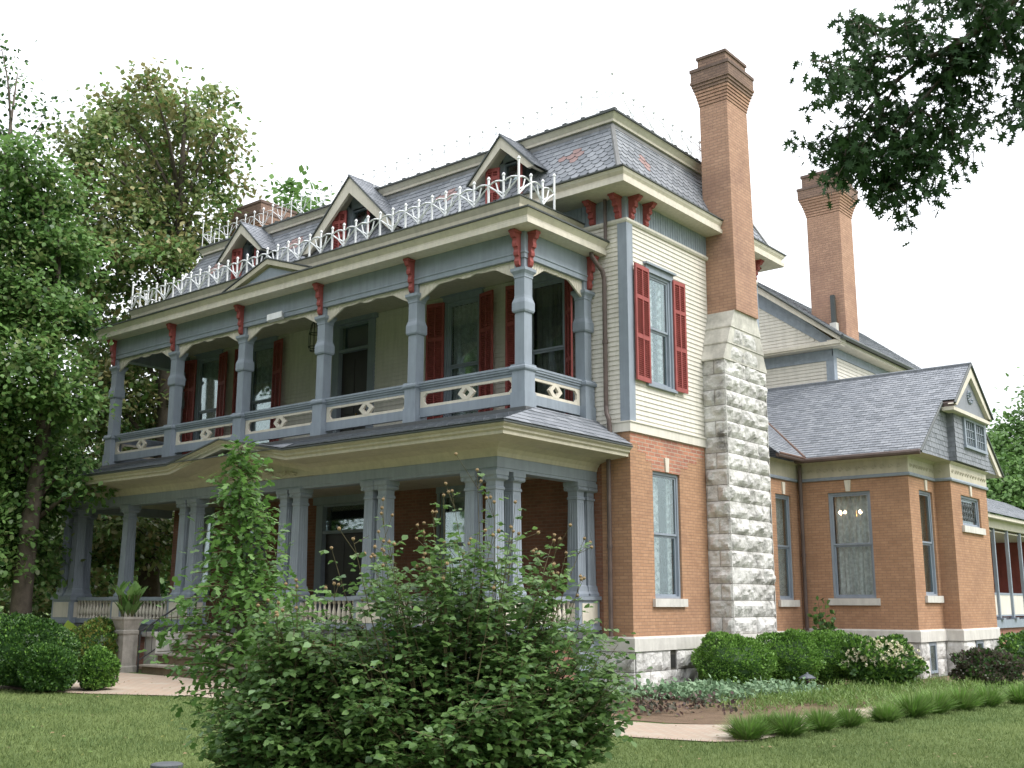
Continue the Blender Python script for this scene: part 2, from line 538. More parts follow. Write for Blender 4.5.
    def build(s, name, mats, parent=None, smooth=False, loc=None):
        o0 = ORG.get(parent.name, Vector((0, 0, 0))) if parent else Vector(loc if loc is not None else (0, 0, 0))
        me = bpy.data.meshes.new(name)
        me.from_pydata([(x - o0.x, y - o0.y, z - o0.z) for x, y, z in s.v], [], s.f)
        if not isinstance(mats, (list, tuple)):
            mats = [mats]
        for q in mats:
            me.materials.append(q)
        me.polygons.foreach_set('material_index', [min(q, len(mats) - 1) for q in s.m])
        me.validate()
        bm_fix(me)
        if smooth:
            me.polygons.foreach_set('use_smooth', [True] * len(me.polygons))
        o = bpy.data.objects.new(name, me)
        COL.objects.link(o)
        if parent:
            o.parent = parent
            ORG[o.name] = o0
        else:
            o.location = o0
            ORG[o.name] = o0
        return o


def bm_fix(me):
    import bmesh
    if len(me.polygons) > 60000:
        me.update(); return
    b = bmesh.new(); b.from_mesh(me)
    bmesh.ops.recalc_face_normals(b, faces=b.faces)
    b.to_mesh(me); b.free()
    me.update()


def thing(name, loc, label, cat, group=None):
    o = bpy.data.objects.new(name, None)
    COL.objects.link(o)
    o.location = loc
    o.empty_display_size = .3
    o['label'] = label; o['category'] = cat
    if group:
        o['group'] = group
    ORG[o.name] = Vector(loc)
    return o


def tag(o, label, cat, group=None, kind=None):
    o['label'] = label; o['category'] = cat
    if group:
        o['group'] = group
    if kind:
        o['kind'] = kind
    return o


def struct(o):
    o['kind'] = 'structure'
    return o


# ---- slates: real overlapping tiles clipped to a convex polygon in roof coordinates
def clip(poly, conv):
    out = poly
    n = len(conv)
    ar = sum(conv[i][0] * conv[(i + 1) % n][1] - conv[(i + 1) % n][0] * conv[i][1] for i in range(n))
    sg = 1 if ar > 0 else -1
    for i in range(n):
        ax, ay = conv[i]; bx, by = conv[(i + 1) % n]
        ex, ey = bx - ax, by - ay
        inp = out; out = []
        for j in range(len(inp)):
            p, q = inp[j], inp[(j + 1) % len(inp)]
            sp = sg * (ex * (p[1] - ay) - ey * (p[0] - ax))
            sq = sg * (ex * (q[1] - ay) - ey * (q[0] - ax))
            if sp >= 0:
                out.append(p)
            if (sp >= 0) != (sq >= 0):
                t = sp / (sp - sq)
                out.append((p[0] + (q[0] - p[0]) * t, p[1] + (q[1] - p[1]) * t))
        if len(out) < 3:
            return []
    return out


def slates(mb, o, u, v, conv, tw=.22, ex=.15, hexed=lambda r: False, redf=None, seed=1, thick=.009):
    """o origin, u along the eave, v up the slope (unit vectors); conv polygon in (u, v)"""
    r = random.Random(seed)
    o = Vector(o); u = Vector(u).normalized(); v = Vector(v).normalized()
    nrm = u.cross(v).normalized()
    if nrm.z < 0:
        nrm = -nrm
    us = [p[0] for p in conv]; vs = [p[1] for p in conv]
    rows = int((max(vs) - min(vs)) / ex) + 2
    # deck under the tiles
    mb.poly([o + u * a + v * b for a, b in conv], 2)
    for i in range(rows):
        v0 = min(vs) + i * ex - ex * .15
        off = (i % 2) * tw / 2
        cols = int((max(us) - min(us)) / tw) + 3
        for j in range(-1, cols):
            u0 = min(us) + j * tw + off
            g = .004
            jt = r.uniform(-.006, .006) if not hexed(i) else 0
            if hexed(i):
                tp = [(u0 + tw * .25, v0 + jt), (u0 + tw * .75, v0 + jt), (u0 + tw - g, v0 + ex * .5), (u0 + tw - g, v0 + ex * 1.25), (u0 + g, v0 + ex * 1.25), (u0 + g, v0 + ex * .5)]
            else:
                tp = [(u0 + g, v0 + jt), (u0 + tw - g, v0 + jt), (u0 + tw - g, v0 + ex * 1.2), (u0 + g, v0 + ex * 1.2)]
            c = clip(tp, conv)
            if len(c) < 3:
                continue
            mi = r.choices([0, 1, 2], [.55, .27, .18])[0]
            if redf and redf(u0 + tw / 2, v0 + ex / 2):
                mi = 3
            lift = r.uniform(0, .004)

            def P3(p):
                t = (p[1] - v0) / (ex * 1.25)
                return o + u * p[0] + v * p[1] + nrm * (.008 + lift + thick * (1.6 - 1.5 * t))
            top = [P3(p) for p in c]
            mb.poly(top, mi)
            k = len(c)
            for q in range(k):           # edge faces on the lower side
                a, b = c[q], c[(q + 1) % k]
                if (a[1] + b[1]) / 2 < v0 + ex * .7:
                    A, B = top[q], top[(q + 1) % k]
                    mb.poly([A, B, B - nrm * thick * 1.3, A - nrm * thick * 1.3], 2)


SL = [slateA, slateB, slateC, slateR]


# ---- walls with openings
def holewall(mb, t, a0, a1, h0, h1, holes, thick=.25, m=0, top_fn=None):
    As = sorted({a0, a1} | {x for q in holes for x in q[:2] if a0 < x < a1})
    Hs = sorted({h0, h1} | {x for q in holes for x in q[2:4] if h0 < x < h1})
    for A, B in zip(As, As[1:]):
        for C, D in zip(Hs, Hs[1:]):
            ca, ch = (A + B) / 2, (C + D) / 2
            if any(q[0] < ca < q[1] and q[2] < ch < q[3] for q in holes):
                continue
            mb.poly([t(A, C), t(B, C), t(B, D), t(A, D)], m)
            mb.poly([t(A, C, -thick), t(B, C, -thick), t(B, D, -thick), t(A, D, -thick)], m)
    for q in list(holes):
        A, B, C, D = max(q[0], a0), min(q[1], a1), max(q[2], h0), min(q[3], h1)
        mb.poly([t(A, C), t(A, D), t(A, D, -thick), t(A, C, -thick)], m)
        mb.poly([t(B, C), t(B, D), t(B, D, -thick), t(B, C, -thick)], m)
        mb.poly([t(A, C), t(B, C), t(B, C, -thick), t(A, C, -thick)], m)
        mb.poly([t(A, D), t(B, D), t(B, D, -thick), t(A, D, -thick)], m)


def clapboards(mb, t, a0, a1, h0, h1, holes, exp=.105, m=0, lim=None):
    """real lapped boards; lim(h) -> (a0, a1) narrows them under a rake"""
    r = random.Random(3)
    h = h0
    while h < h1 - .01:
        hh = min(h + exp, h1)
        A0, A1 = (a0, a1)
        if lim:
            q = lim((h + hh) / 2)
            A0, A1 = max(a0, q[0]), min(a1, q[1])
        segs = [(A0, A1)]
        for q in holes:
            if q[2] < (h + hh) / 2 < q[3]:
                ns = []
                for s in segs:
                    if q[1] <= s[0] or q[0] >= s[1]:
                        ns.append(s); continue
                    if q[0] > s[0]: ns.append((s[0], q[0]))
                    if q[1] < s[1]: ns.append((q[1], s[1]))
                segs = ns
        for A, B in segs:
            if B - A < .02: continue
            d0, d1 = .024, .006
            mb.poly([t(A, h, d0), t(B, h, d0), t(B, hh, d1), t(A, hh, d1)], m)
            mb.poly([t(A, h, .003), t(B, h, .003), t(B, h, d0), t(A, h, d0)], m)
            for e in (A, B):
                mb.poly([t(e, h, .003), t(e, h, d0), t(e, hh, d1), t(e, hh, .003)], m)
        h = hh


# ---- rock faced stone
def rock_block(mb, t, a0, a1, h0, h1, d0, bulge, seed, res=.055, m=0):
    nx = max(3, int((a1 - a0) / res)); ny = max(3, int((h1 - h0) / res))
    st = len(mb.v)
    ph = seed * 3.17
    for j in range(ny + 1):
        for i in range(nx + 1):
            fx, fy = i / nx, j / ny
            a = a0 + (a1 - a0) * fx; h = h0 + (h1 - h0) * fy
            e = min(fx * (a1 - a0), (1 - fx) * (a1 - a0), fy * (h1 - h0), (1 - fy) * (h1 - h0))
            w = min(1, e / .13) ** .55
            nn = noise.fractal(Vector((a * 2.6 + ph, h * 3.4 + ph * .7, ph)), 1.0, 2.1, 4)
            cell = noise.voronoi(Vector((a * 3.6 + ph, h * 4.4 - ph, ph)))[0]
            dd = d0 + w * bulge * (.62 + .80 * nn + .55 * (cell[1] - cell[0]) - .2)
            mb.v.append(tuple(t(a, h, max(d0 - .004, dd))))
    for j in range(ny):
        for i in range(nx):
            q = st + j * (nx + 1) + i
            mb.f.append((q, q + 1, q + nx + 2, q + nx + 1)); mb.m.append(m)
    # skirts into the joint
    def sk(ids):
        for p, q in zip(ids, ids[1:]):
            P, Q = Vector(mb.v[p]), Vector(mb.v[q]); i = len(mb.v)
            mb.v += [tuple(P - t.n * .03), tuple(Q - t.n * .03)]
            mb.f.append((p, q, i + 1, i)); mb.m.append(m)
    W = nx + 1
    sk([st + i for i in range(W)]); sk([st + ny * W + i for i in range(W)])
    sk([st + j * W for j in range(ny + 1)]); sk([st + j * W + nx for j in range(ny + 1)])


def courses(mb, t, a0, a1, h0, h1, ch, split, d0=.0, bulge=.075, seed=0, gap=.006, holes=()):
    r = random.Random(seed)
    n = max(1, round((h1 - h0) / ch)); ch = (h1 - h0) / n
    for i in range(n):
        cuts = split(i, r)
        A = [a0] + [c for c in cuts if a0 + .12 < c < a1 - .12] + [a1]
        for p, q in zip(A, A[1:]):
            ok = True
            for (x0, x1, y0, y1) in holes:
                if p < x1 and q > x0 and (h0 + i * ch) < y1 - .02 and (h0 + (i + 1) * ch) > y0 + .02:
                    ok = False
                    if x0 - p > .12: rock_block(mb, t, p + gap, x0, h0 + i * ch + gap, h0 + (i + 1) * ch - gap, d0, bulge, r.random() * 50)
                    if q - x1 > .12: rock_block(mb, t, x1, q - gap, h0 + i * ch + gap, h0 + (i + 1) * ch - gap, d0, bulge, r.random() * 50)
            if ok:
                rock_block(mb, t, p + gap, q - gap, h0 + i * ch + gap, h0 + (i + 1) * ch - gap, d0, bulge, r.random() * 50)


# ------------------------------------------------------------------ terrain
def gz(x, y):
    return .25 * min(1, max(0, (-1 - x) / 9))


g = MB()
xs = [-900, -300, -100, -50, -25, -10, -1, 8, 20, 50, 100, 300, 900]
ys = [-900, -300, -100, -50, -20, 0, 20, 50, 100, 300, 900]
for i in range(len(xs) - 1):
    for j in range(len(ys) - 1):
        g.poly([(a, b, gz(a, b)) for a, b in ((xs[i], ys[j]), (xs[i + 1], ys[j]), (xs[i + 1], ys[j + 1]), (xs[i], ys[j + 1]))])
struct(g.build('ground', lawnm))


def ribbon(name, st, lift, mat):
    m = MB()
    for (x0, a0, b0), (x1, a1, b1) in zip(st, st[1:]):
        m.poly([(x0, a0, gz(x0, 0) + lift), (x1, a1, gz(x1, 0) + lift), (x1, b1, gz(x1, 0) + lift), (x0, b0, gz(x0, 0) + lift)])
    return struct(m.build(name, mat))


ribbon('path', [(-16, -9.6, -7.2), (-12, -9.7, -6.0), (-10, -9.3, -5.4), (-8, -8.9, -4.9), (-6.4, -8.2, -4.9), (-4.8, -6.9, -5.0), (-1, -6.35, -4.9), (3.4, -6.2, -4.5), (4.2, -6.1, -4.0), (5.0, -5.9, 3.0), (5.35, -5.5, 3.6)], .016, pave)
ribbon('garden_bed', [(-17, -5.2, -3.3), (-10.5, -5.0, -3.3)], .008, soil)
ribbon('garden_bed', [(-6.3, -4.85, -3.3), (-1, -4.8, -3.3), (.05, -4.7, -3.3)], .008, soil)
ribbon('garden_bed', [(.05, -4.5, 8.0), (1.2, -4.4, 7.9), (2.9, -4.3, 7.9), (3.3, -4.3, 14.2), (4.3, -3.9, 13.5), (4.9, 3.2, 12)], .008, soil)

# ================================================================== THE HOUSE
HX0, HX1, HY0, HY1 = -16.2, 0.0, 0.0, 6.1        # main block
house = thing('victorian_house', (-8, 3, 0), 'two-storey brick and clapboard house with slate mansard roof, double porch and red shutters', 'house')

TS = T((0, 0, 0), (0, 1, 0), (1, 0, 0))            # side wall x = 0, a = y
TF = T((0, 0, 0), (1, 0, 0), (0, -1, 0))           # front wall y = 0, a = x
XW, YW, XB, YB, YB1 = 2.91, 8.1, 3.33, 10.0, 13.1  # wing corner, bay
TWF = T((0, YW, 0), (1, 0, 0), (0, -1, 0))         # wing front wall
TWS = T((XW, 0, 0), (0, 1, 0), (1, 0, 0))          # wing side wall
TBS = T((XB, 0, 0), (0, 1, 0), (1, 0, 0))          # bay side
TBF = T((0, YB, 0), (1, 0, 0), (0, -1, 0))         # bay return facing front

lowS = [(.86, 1.98, 1.86, 4.54)]
recS = [(6.72, 7.62, 1.86, 4.52)]
lowF = [(-5.35, -4.3, 1.9, 4.3), (-9.5, -7.5, 1.2, 4.25), (-12.9, -11.85, 1.9, 4.3), (-15.3, -14.3, 1.9, 4.3)]
upS = [(.80, 1.74, 6.42, 8.93)]
upF = [(-2.68, -1.62, 5.75, 8.95), (-5.2, -4.14, 5.75, 8.95), (-9.1, -7.9, 5.5, 9.0), (-12.86, -11.8, 5.75, 8.95), (-15.38, -14.32, 5.75, 8.95)]

# brick walls of the ground floor
w = MB()
holewall(w, TS, 0, YW, 1.1, 5.3, lowS + recS)
w.build('brick_wall', brickm, house)
w = MB()
w.box(-.718, -.002, 0, .25, 1.1, 5.298)
TL = T((HX0, 0, 0), (0, 1, 0), (-1, 0, 0))
w.build('brick_wall', brickm, house)
w = MB()
w.box(HX0 + .002, HX0 + .25, .252, HY1, 1.1, 5.298)
TBk = T((0, HY1, 0), (1, 0, 0), (0, 1, 0))
w.build('brick_wall', brickm, house)
w = MB(); holewall(w, TF, HX0, -.72, 1.1, 5.3, lowF); w.build('porch_wall', brickporch_shade, house)
# re-laid brick patch above the side window
w = MB(); w.prism(TS, [(0.02, 5.298), (3.1, 5.298), (3.1, 5.0), (2.75, 5.0), (2.75, 4.86), (2.35, 4.86), (2.35, 4.70), (2.02, 4.70), (2.02, 4.545), (.82, 4.545), (.82, 4.72), (.6, 4.72), (.6, 4.89), (.3, 4.89), (.3, 5.05), (.02, 5.05)], .0, .003)
o = w.build('brick_patch', brickt, house)
# foundation of the main block
w = MB()
w.box(-.5, -.01, -.0, 3.1, -.2, .82, 1)
w.box(-1.2, -.01, .01, .3, -.2, .82, 1)
courses(w, TS, 0.03, 3.12, .0, .81, .4, lambda i, r: [.55 + .5 * i, 1.6, 2.4 + .2 * i], .03, .07, 4, holes=[(1.35, 1.6, .44, .72)])
courses(w, TF, -1.2, .03, .0, .81, .4, lambda i, r: [-.6 + .2 * i], .03, .06, 5)
w.build('foundation', [rock, mortar], house)
w = MB()
w.box(-.5, -.01, 5.3, YW, -.2, .82, 1)
courses(w, TS, 5.27, YW, .0, .81, .4, lambda i, r: [6.0 + .3 * i, 7.2], .03, .07, 6)
w.build('foundation', [rock, mortar], house)
w = MB(); w.lbox(TS, 1.36, 1.59, .45, .71, -.02, .012)
w.build('crawl_space_vent', ironm, house)
w = MB()
w.sweep([(0, 3.14), (0, 0), (-1.3, 0)][::1], [(-.02, .81), (.07, .81), (.07, 1.06), (.045, 1.10), (-.02, 1.10)])
w.build('water_table', stonec, house)
w = MB(); w.sweep([(0, YW), (0, 5.25)], [(-.02, .81), (.07, .81), (.07, 1.06), (.045, 1.10), (-.02, 1.10)])
w.build('water_table', stonec, house)

# upper walls
w = MB()
holewall(w, TS, 0, HY1, 5.3, 10.5, upS, .2)
holewall(w, TF, HX0, 0, 5.3, 10.5, upF, .2)
holewall(w, TL, 0, HY1, 5.3, 10.5, [], .2)
holewall(w, TBk, HX0, 0, 5.3, 10.5, [], .2)
clapboards(w, TS, .19, HY1 - .19, 5.47, 9.86, [(.70, 1.84, 6.30, 9.12), (3.45, 4.68, 5.3, 10.5)])
clapboards(w, TF, HX0 + .19, -.19, 5.47, 9.86, [(q[0] - .1, q[1] + .1, q[2] - .1, q[3] + .15) for q in upF])
w.build('siding_wall', cream, house)
w = MB()
w.sweep([(0, HY1), (0, 0), (HX0, 0)], [(.0, 5.28), (.05, 5.28), (.05, 5.46), (.075, 5.475), (.075, 5.50), (.0, 5.50)])
w.sweep([(0, HY1), (0, 0), (HX0, 0)], [(.0, 9.86), (.045, 9.86), (.075, 9.90), (.075, 9.95), (.0, 9.97)])
w.build('belt_course', cream, house)
for (x, y, sx, sy) in ((0, 0, 1, -1), (0, HY1, 1, 1), (HX0, 0, -1, -1)):
    w = MB()   # corner board
    w.lbox(T((x, y, 0), (0, -sy, 0), (sx, 0, 0)), -.045, .19, 5.505, 9.855, .0, .045)
    w.lbox(T((x, y, 0), (-sx, 0, 0), (0, sy, 0)), -.001, .19, 5.505, 9.855, .0, .045)
    w.build('corner_board', blue, house)
w = MB()   # beaded blue frieze
w.sweep([(0, HY1), (0, 0), (HX0, 0)], [(.0, 9.97), (.02, 9.97), (.02, 10.5), (.0, 10.5)])
y = .05
while y < HY1:
    w.lbox(TS, y, y + .085, 9.975, 10.47, .02, .03); y += .105
x = -.1
while x > -16:
    w.lbox(TF, x - .085, x, 9.975, 10.47, .02, .03); x -= .105
w.build('frieze', blued, house)


# ---- main cornice
def box_path(x0, x1, y0, y1):
    return [(x1, y1), (x1, y0), (x0, y0), (x0, y1)]


mp = box_path(HX0, HX1, HY0, HY1)
w = MB()
w.sweep(mp, [(0, 10.46), (.43, 10.46), (.48, 10.46), (.48, 10.56), (.44, 10.58), (.44, 10.64), (.48, 10.70), (.50, 10.76), (.0, 10.78)], 1, 1.65, True)
w.build('main_cornice', trimc, house)
w = MB()
w.sweep(mp, [(.1, 10.785), (.51, 10.765), (.525, 10.77), (.525, 10.80), (.1, 10.815)], 1, 1.65, True)
w.build('eave_edge', gutter, house)


def bracket_poly(hh, dd):
    """scroll bracket side outline, (out, z) from the wall top downwards"""
    pts = [(0, 0), (dd, 0), (dd, -.10 * hh), (dd * .86, -.20 * hh), (dd * .66, -.22 * hh), (dd * .60, -.30 * hh), (dd * .66, -.37 * hh), (dd * .60, -.45 * hh),
           (dd * .42, -.47 * hh), (dd * .38, -.54 * hh), (dd * .45, -.61 * hh), (dd * .40, -.69 * hh), (dd * .26, -.72 * hh), (dd * .26, -.79 * hh), (dd * .33, -.85 * hh), (dd * .24, -.95 * hh), (0, -hh)]
    return pts


def bracket(x, y, ztop, hh, dd, wd, nrm, parent=house):
    n = Vector(nrm); s = Vector((-n.y, n.x, 0))
    b = MB()
    base = Vector((x, y, ztop)) - s * wd / 2
    b.extr([base + n * o + Vector((0, 0, z)) for o, z in bracket_poly(hh, dd)], s * wd)
    b.extr([Vector((x, y, ztop)) - s * wd * .68 + n * o + Vector((0, 0, z)) for o, z in ((0, -.002), (dd * 1.06, -.002), (dd * 1.06, -.07 * hh), (0, -.07 * hh))], s * wd * 1.36)
    return b.build('bracket', red, parent)


for yy in (.14, .72, HY1 - .15):
    bracket(.03, yy, 10.455, .52, .27, .125, (1, 0, 0))
for xx in (-.14, -.82):
    bracket(xx, -.03, 10.455, .52, .31, .125, (0, -1, 0))
bracket(-.12, HY1 + .03, 10.455, .52, .4, .15, (0, 1, 0))

# ---- mansard
MB0 = (HX0 - .35, HX1 + .26, HY0 - .62, HY1 + .6, 10.81)      # base rectangle x0 x1 y0 y1 z
MT0 = (HX0 + .55, HX1 - .43, HY0 + .18, HY1 - .35, 12.33)
x0, x1, y0, y1, z0 = MB0; X0, X1, Y0, Y1, Z1 = MT0


def red_star(cs):
    def f(u, v):
        for c in cs:
            du, dv = abs(u - c[0]), abs(v - c[1])
            if du / .36 + dv / .26 < 1 and not (du < .1 and dv < .08 and False):
                return True
        return False
    return f


w = MB()
slen = math.hypot(Y0 - y0, Z1 - z0)
slates(w, (x0, y0, z0), (1, 0, 0), (0, Y0 - y0, Z1 - z0), [(0, 0), (x1 - x0, 0), (X1 - x0, slen), (X0 - x0, slen)], .24, .15, lambda r: 1 <= r <= 7,
       red_star([(c - x0, .95) for c in (-1.25, -5.05, -10.9, -14.6)]), 5)
slen2 = math.hypot(x1 - X1, Z1 - z0)
slates(w, (x1, y0, z0), (0, 1, 0), (X1 - x1, 0, Z1 - z0), [(0, 0), (y1 - y0, 0), (Y1 - y0, slen2), (Y0 - y0, slen2)], .24, .15, lambda r: 1 <= r <= 7,
       red_star([(c - y0, .85) for c in (.95, 4.9)]), 6)
slates(w, (x0, y1, z0), (0, -1, 0), (X0 - x0, 0, Z1 - z0), [(0, 0), (y1 - y0, 0), (y1 - Y0, slen2), (y1 - Y1, slen2)], .24, .15, lambda r: True, None, 7)
w.poly([(x0, y1, z0), (x1, y1, z0), (X1, Y1, Z1), (X0, Y1, Z1)], 0)
roof = w.build('mansard_roof', SL, house)
w = MB()   # hip and top flashings, flat deck
for a, b in (((x1, y0, z0), (X1, Y0, Z1)), ((x0, y0, z0), (X0, Y0, Z1)), ((x1, y1, z0), (X1, Y1, Z1))):
    w.tube([Vector(a) + Vector((0, 0, .0)), Vector(b)], .055, 6)
w.sweep(box_path(X0, X1, Y0, Y1), [(-.05, Z1 - .02), (.05, Z1 - .10), (.075, Z1 - .10), (.05, Z1 + .02)], 1, 1, True)
w.build('hip_flashing', paint('grey_lead', (.20, .20, .20), .6, .2, 4), roof)
w = MB()
w.sweep(box_path(X0, X1, Y0, Y1), [(-.1, 12.30), (.03, 12.30), (.03, 12.36), (.10, 12.36), (.10, 12.42), (.13, 12.46), (.17, 12.52), (.2, 12.53), (-.1, 12.58)], 1, 1, True)
w.build('crown_cornice', trimc, house)
w = MB()
w.sweep(box_path(X0, X1, Y0, Y1), [(-.1, 12.585), (.2, 12.535), (.23, 12.54), (.23, 12.58), (-.1, 12.63)], 1, 1, True)
x = X0
while x < X1 + .2:   # standing seams of the metal deck show as knobs along the edge
    w.box(x - .05, x + .05, Y0 - .22, Y0 + .1, 12.57, 12.62); x += .52
y = Y0 - .15
while y < Y1:
    w.box(X1 - .1, X1 + .22, y - .05, y + .05, 12.57, 12.62); y += .52
w.box(X0, X1, Y0, Y1, 12.54, 12.61)
w.build('crown_roof', gutter, house)


# ---- white iron cresting
def cresting(pts, z, h, sp, name='cresting', endh=1.35, fat=1.0):
    c = MB()
    for i, (a, b) in enumerate(zip(pts, pts[1:])):
        a = Vector((a[0], a[1], z)); b = Vector((b[0], b[1], z))
        L = (b - a).length; n = max(1, round(L / sp)); d = (b - a) / n
        U = Vector((0, 0, 1)); r = .017 * fat
        for k in range(n + 1):
            p = a + d * k
            if k == n and i < len(pts) - 2:
                continue
            tall = (k == 0) or (i == len(pts) - 2 and k == n)
            hh = h * (endh if tall else 1)
            c.tube([p, p + U * hh], .022 * fat, 5)
            c.lathe(p + U * (hh - .03), [(.016, -.03), (.040, 0), (.034, .03), (.008, .06)], 6)
            c.box(p.x - .025, p.x + .025, p.y - .025, p.y + .025, z - .005, z + .02)
            if k < n:
                q = p + d
                top = [p + d * t + U * (h * (.70 + .10 * math.sin(PI * t))) for t in (0, .25, .5, .75, 1)]
                c.tube(top, r, 4)
                if k % 2 == 0:
                    c.tube([p + U * h * .68, p + d * .5 + U * h * .42, q + U * h * .05], r, 4)
                    c.tube([q + U * h * .22, q - d * .35 + U * h * .38, q - d * .5 + U * h * .72], r, 4)
                else:
                    c.tube([q + U * h * .68, q - d * .5 + U * h * .42, p + U * h * .05], r, 4)
                    c.tube([p + U * h * .22, p + d * .35 + U * h * .38, p + d * .5 + U * h * .72], r, 4)
    return c.build(name, white, house)


cresting([(X1 + .1, Y1), (X1 + .1, Y0 - .1), (X0 - .1, Y0 - .1), (X0 - .1, Y1)], 12.62, .60, .43, endh=1.5, fat=.62)
w = MB()
p = Vector((X1 + .1, Y0 - .1, 12.7))
w.tube([p, p + Vector((0, 0, 1.05)), p + Vector((.06, -.04, 1.3))], .012, 5)
w.build('lightning_rod', white, house)


# ---- windows
def window(t, a0, a1, h0, h1, style, parent=house, sash='double', curtain='lace', rec=.09, case=.0, sill=None, muntin=0, name='window'):
    f = MB(); s = .045
    d0, d1 = -rec - .05, -rec + .01
    # jambs, head, stool
    jw = .06
    f.lbox(t, a0, a0 + jw, h0, h1, -rec - .08, -rec + .04)
    f.lbox(t, a1 - jw, a1, h0, h1, -rec - .08, -rec + .04)
    f.lbox(t, a0 + jw, a1 - jw, h1 - jw, h1, -rec - .08, -rec + .04)
    f.lbox(t, a0 + jw, a1 - jw, h0, h0 + .05, -rec - .08, -rec + .05)
    if case:
        f.lbox(t, a0 - case, a0 - .0015, h0 - .0, h1, .0, .05)
        f.lbox(t, a1 + .0015, a1 + case, h0 - .0, h1, .0, .05)
        f.lbox(t, a0 - case - .02, a1 + case + .02, h1 + .002, h1 + .15, .0, .06)
        f.lbox(t, a0 - case - .07, a1 + case + .07, h1 + .152, h1 + .20, .0, .12)
        f.lbox(t, a0 - case - .04, a1 + case + .04, h0 - .07, h0 - .002, .0, .09)
    fr = f.build(name, blue, parent)
    ia, ib, ja, jb = a0 + jw, a1 - jw, h0 + .05, h1 - jw
    if sash == 'double':
        mid = (ja + jb) / 2
        rects = [(ia, ib, ja, mid, -rec - .05, -rec - .02), (ia, ib, mid, jb, -rec - .015, -rec + .015)]
    else:
        rects = [(ia, ib, ja, jb, -rec - .03, -rec)]
    for (p, q, u0, u1, e0, e1) in rects:
        b = MB()
        b.lbox(t, p + .001, p + s, u0 + .001, u1 - .001, e0, e1); b.lbox(t, q - s, q - .001, u0 + .001, u1 - .001, e0, e1)
        b.lbox(t, p + s, q - s, u0 + .001, u0 + s, e0, e1); b.lbox(t, p + s, q - s, u1 - s, u1 - .001, e0, e1)
        for k in range(muntin):
            c = p + (q - p) * (k + 1) / (muntin + 1)
            b.lbox(t, c - .012, c + .012, u0 + s, u1 - s, e0 + .003, e1 - .003)
        if muntin:
            for k in range(1, muntin + 2):
                c = u0 + (u1 - u0) * k / (muntin + 2)
                b.lbox(t, p + s, q - s, c - .01, c + .01, e0 + .005, e1 - .005)
        b.build('sash', blue, fr)
        gm = MB(); gm.lbox(t, p + s - .01, q - s + .01, u0 + s - .01, u1 - s + .01, (e0 + e1) / 2 - .003, (e0 + e1) / 2 + .003)
        gm.build('pane', glass, fr)
    if curtain:
        cm = {'lace': lace, 'sheer': sheer, 'drape': drape}[curtain]
        c = MB()
        n = 34; spans = [(ia, ib)] if curtain != 'split' else []
        if curtain == 'lace':
            wd = ib - ia
            spans = [(ia, ia + wd * .5), (ib - wd * .16, ib)]
        for A, B in spans:
            for k in range(n):
                u_, v_ = A + (B - A) * k / n, A + (B - A) * (k + 1) / n
                f1 = lambda x: -rec - .16 - .035 * math.sin(x * 38) - .02 * math.sin(x * 91)
                c.poly([t(u_, ja, f1(u_)), t(v_, ja, f1(v_)), t(v_, jb, f1(v_)), t(u_, jb, f1(u_))])
        c.build('curtain', cm, fr, smooth=True)
    if sill:
        b = MB(); b.lbox(t, a0 - sill, a1 + sill, h0 - .17, h0 - .002, -.1, .07)
        b.build('sill', stonec, fr)
    return fr


def keystone(t, a, h0, h1, parent=house):
    b = MB(); b.prism(t, [(a - .055, h0), (a + .055, h0), (a + .085, h1), (a - .085, h1)], -.02, .035)
    b.build('keystone', trimc, parent)


def shutter(t, a, wd, h0, h1, side, ang=0, d=.055, parent=house, off=0.0):
    """hinged at a; side -1 opens to the left; ang in degrees off the wall"""
    c, s = math.cos(rad(ang)), math.sin(rad(ang))
    o = t(a, 0, d)
    tt = T(o, (t.u * side * c + t.n * s), (t.n * c - t.u * side * s))
    b = MB(); fr = .055
    b.lbox(tt, 0, fr, h0, h1, 0, .04); b.lbox(tt, wd - fr, wd, h0, h1, 0, .04)
    b.lbox(tt, wd / 2 - .018, wd / 2 + .018, h0 + .1, h1 - .1, .0, .045)
    hs = [h0, h0 + (h1 - h0) * .36, h0 + (h1 - h0) * .70, h1 - .09]
    for k, q in enumerate(hs):
        b.lbox(tt, fr, wd - fr, q, q + (.1 if k == 0 else .09), .001, .041)
    h = h0 + .12
    while h < h1 - .12:
        if not any(q - .03 < h < q + .09 for q in hs[1:3]):
            for (p, q) in ((fr, wd / 2 - .018), (wd / 2 + .018, wd - fr)):
                b.hexa([tt(p, h, .008), tt(q, h, .008), tt(q, h + .004, .036), tt(p, h + .004, .036), tt(p, h + .03, .004), tt(q, h + .03, .004), tt(q, h + .012, .036), tt(p, h + .012, .036)])
        h += .045
    b.lbox(tt, fr, wd - fr, h0 + .05, h1 - .05, .0, .004)
    return b.build('shutter', red, parent)


# side wall windows
fr = window(TS, *lowS[0], 'brick', sill=.1, curtain='lace')
keystone(TS, 1.42, 4.55, 4.86, fr)
fr = window(TS, *recS[0], 'brick', sill=.1, curtain='sheer')
keystone(TS, 7.17, 4.53, 4.84, fr)
fr = window(TS, *upS[0], 'siding', case=.09, curtain='lace', rec=.03)
shutter(TS, .76, .60, 6.40, 8.97, -1, 3, parent=fr)
shutter(TS, 1.80, .47, 6.40, 8.97, 1, 4, parent=fr)
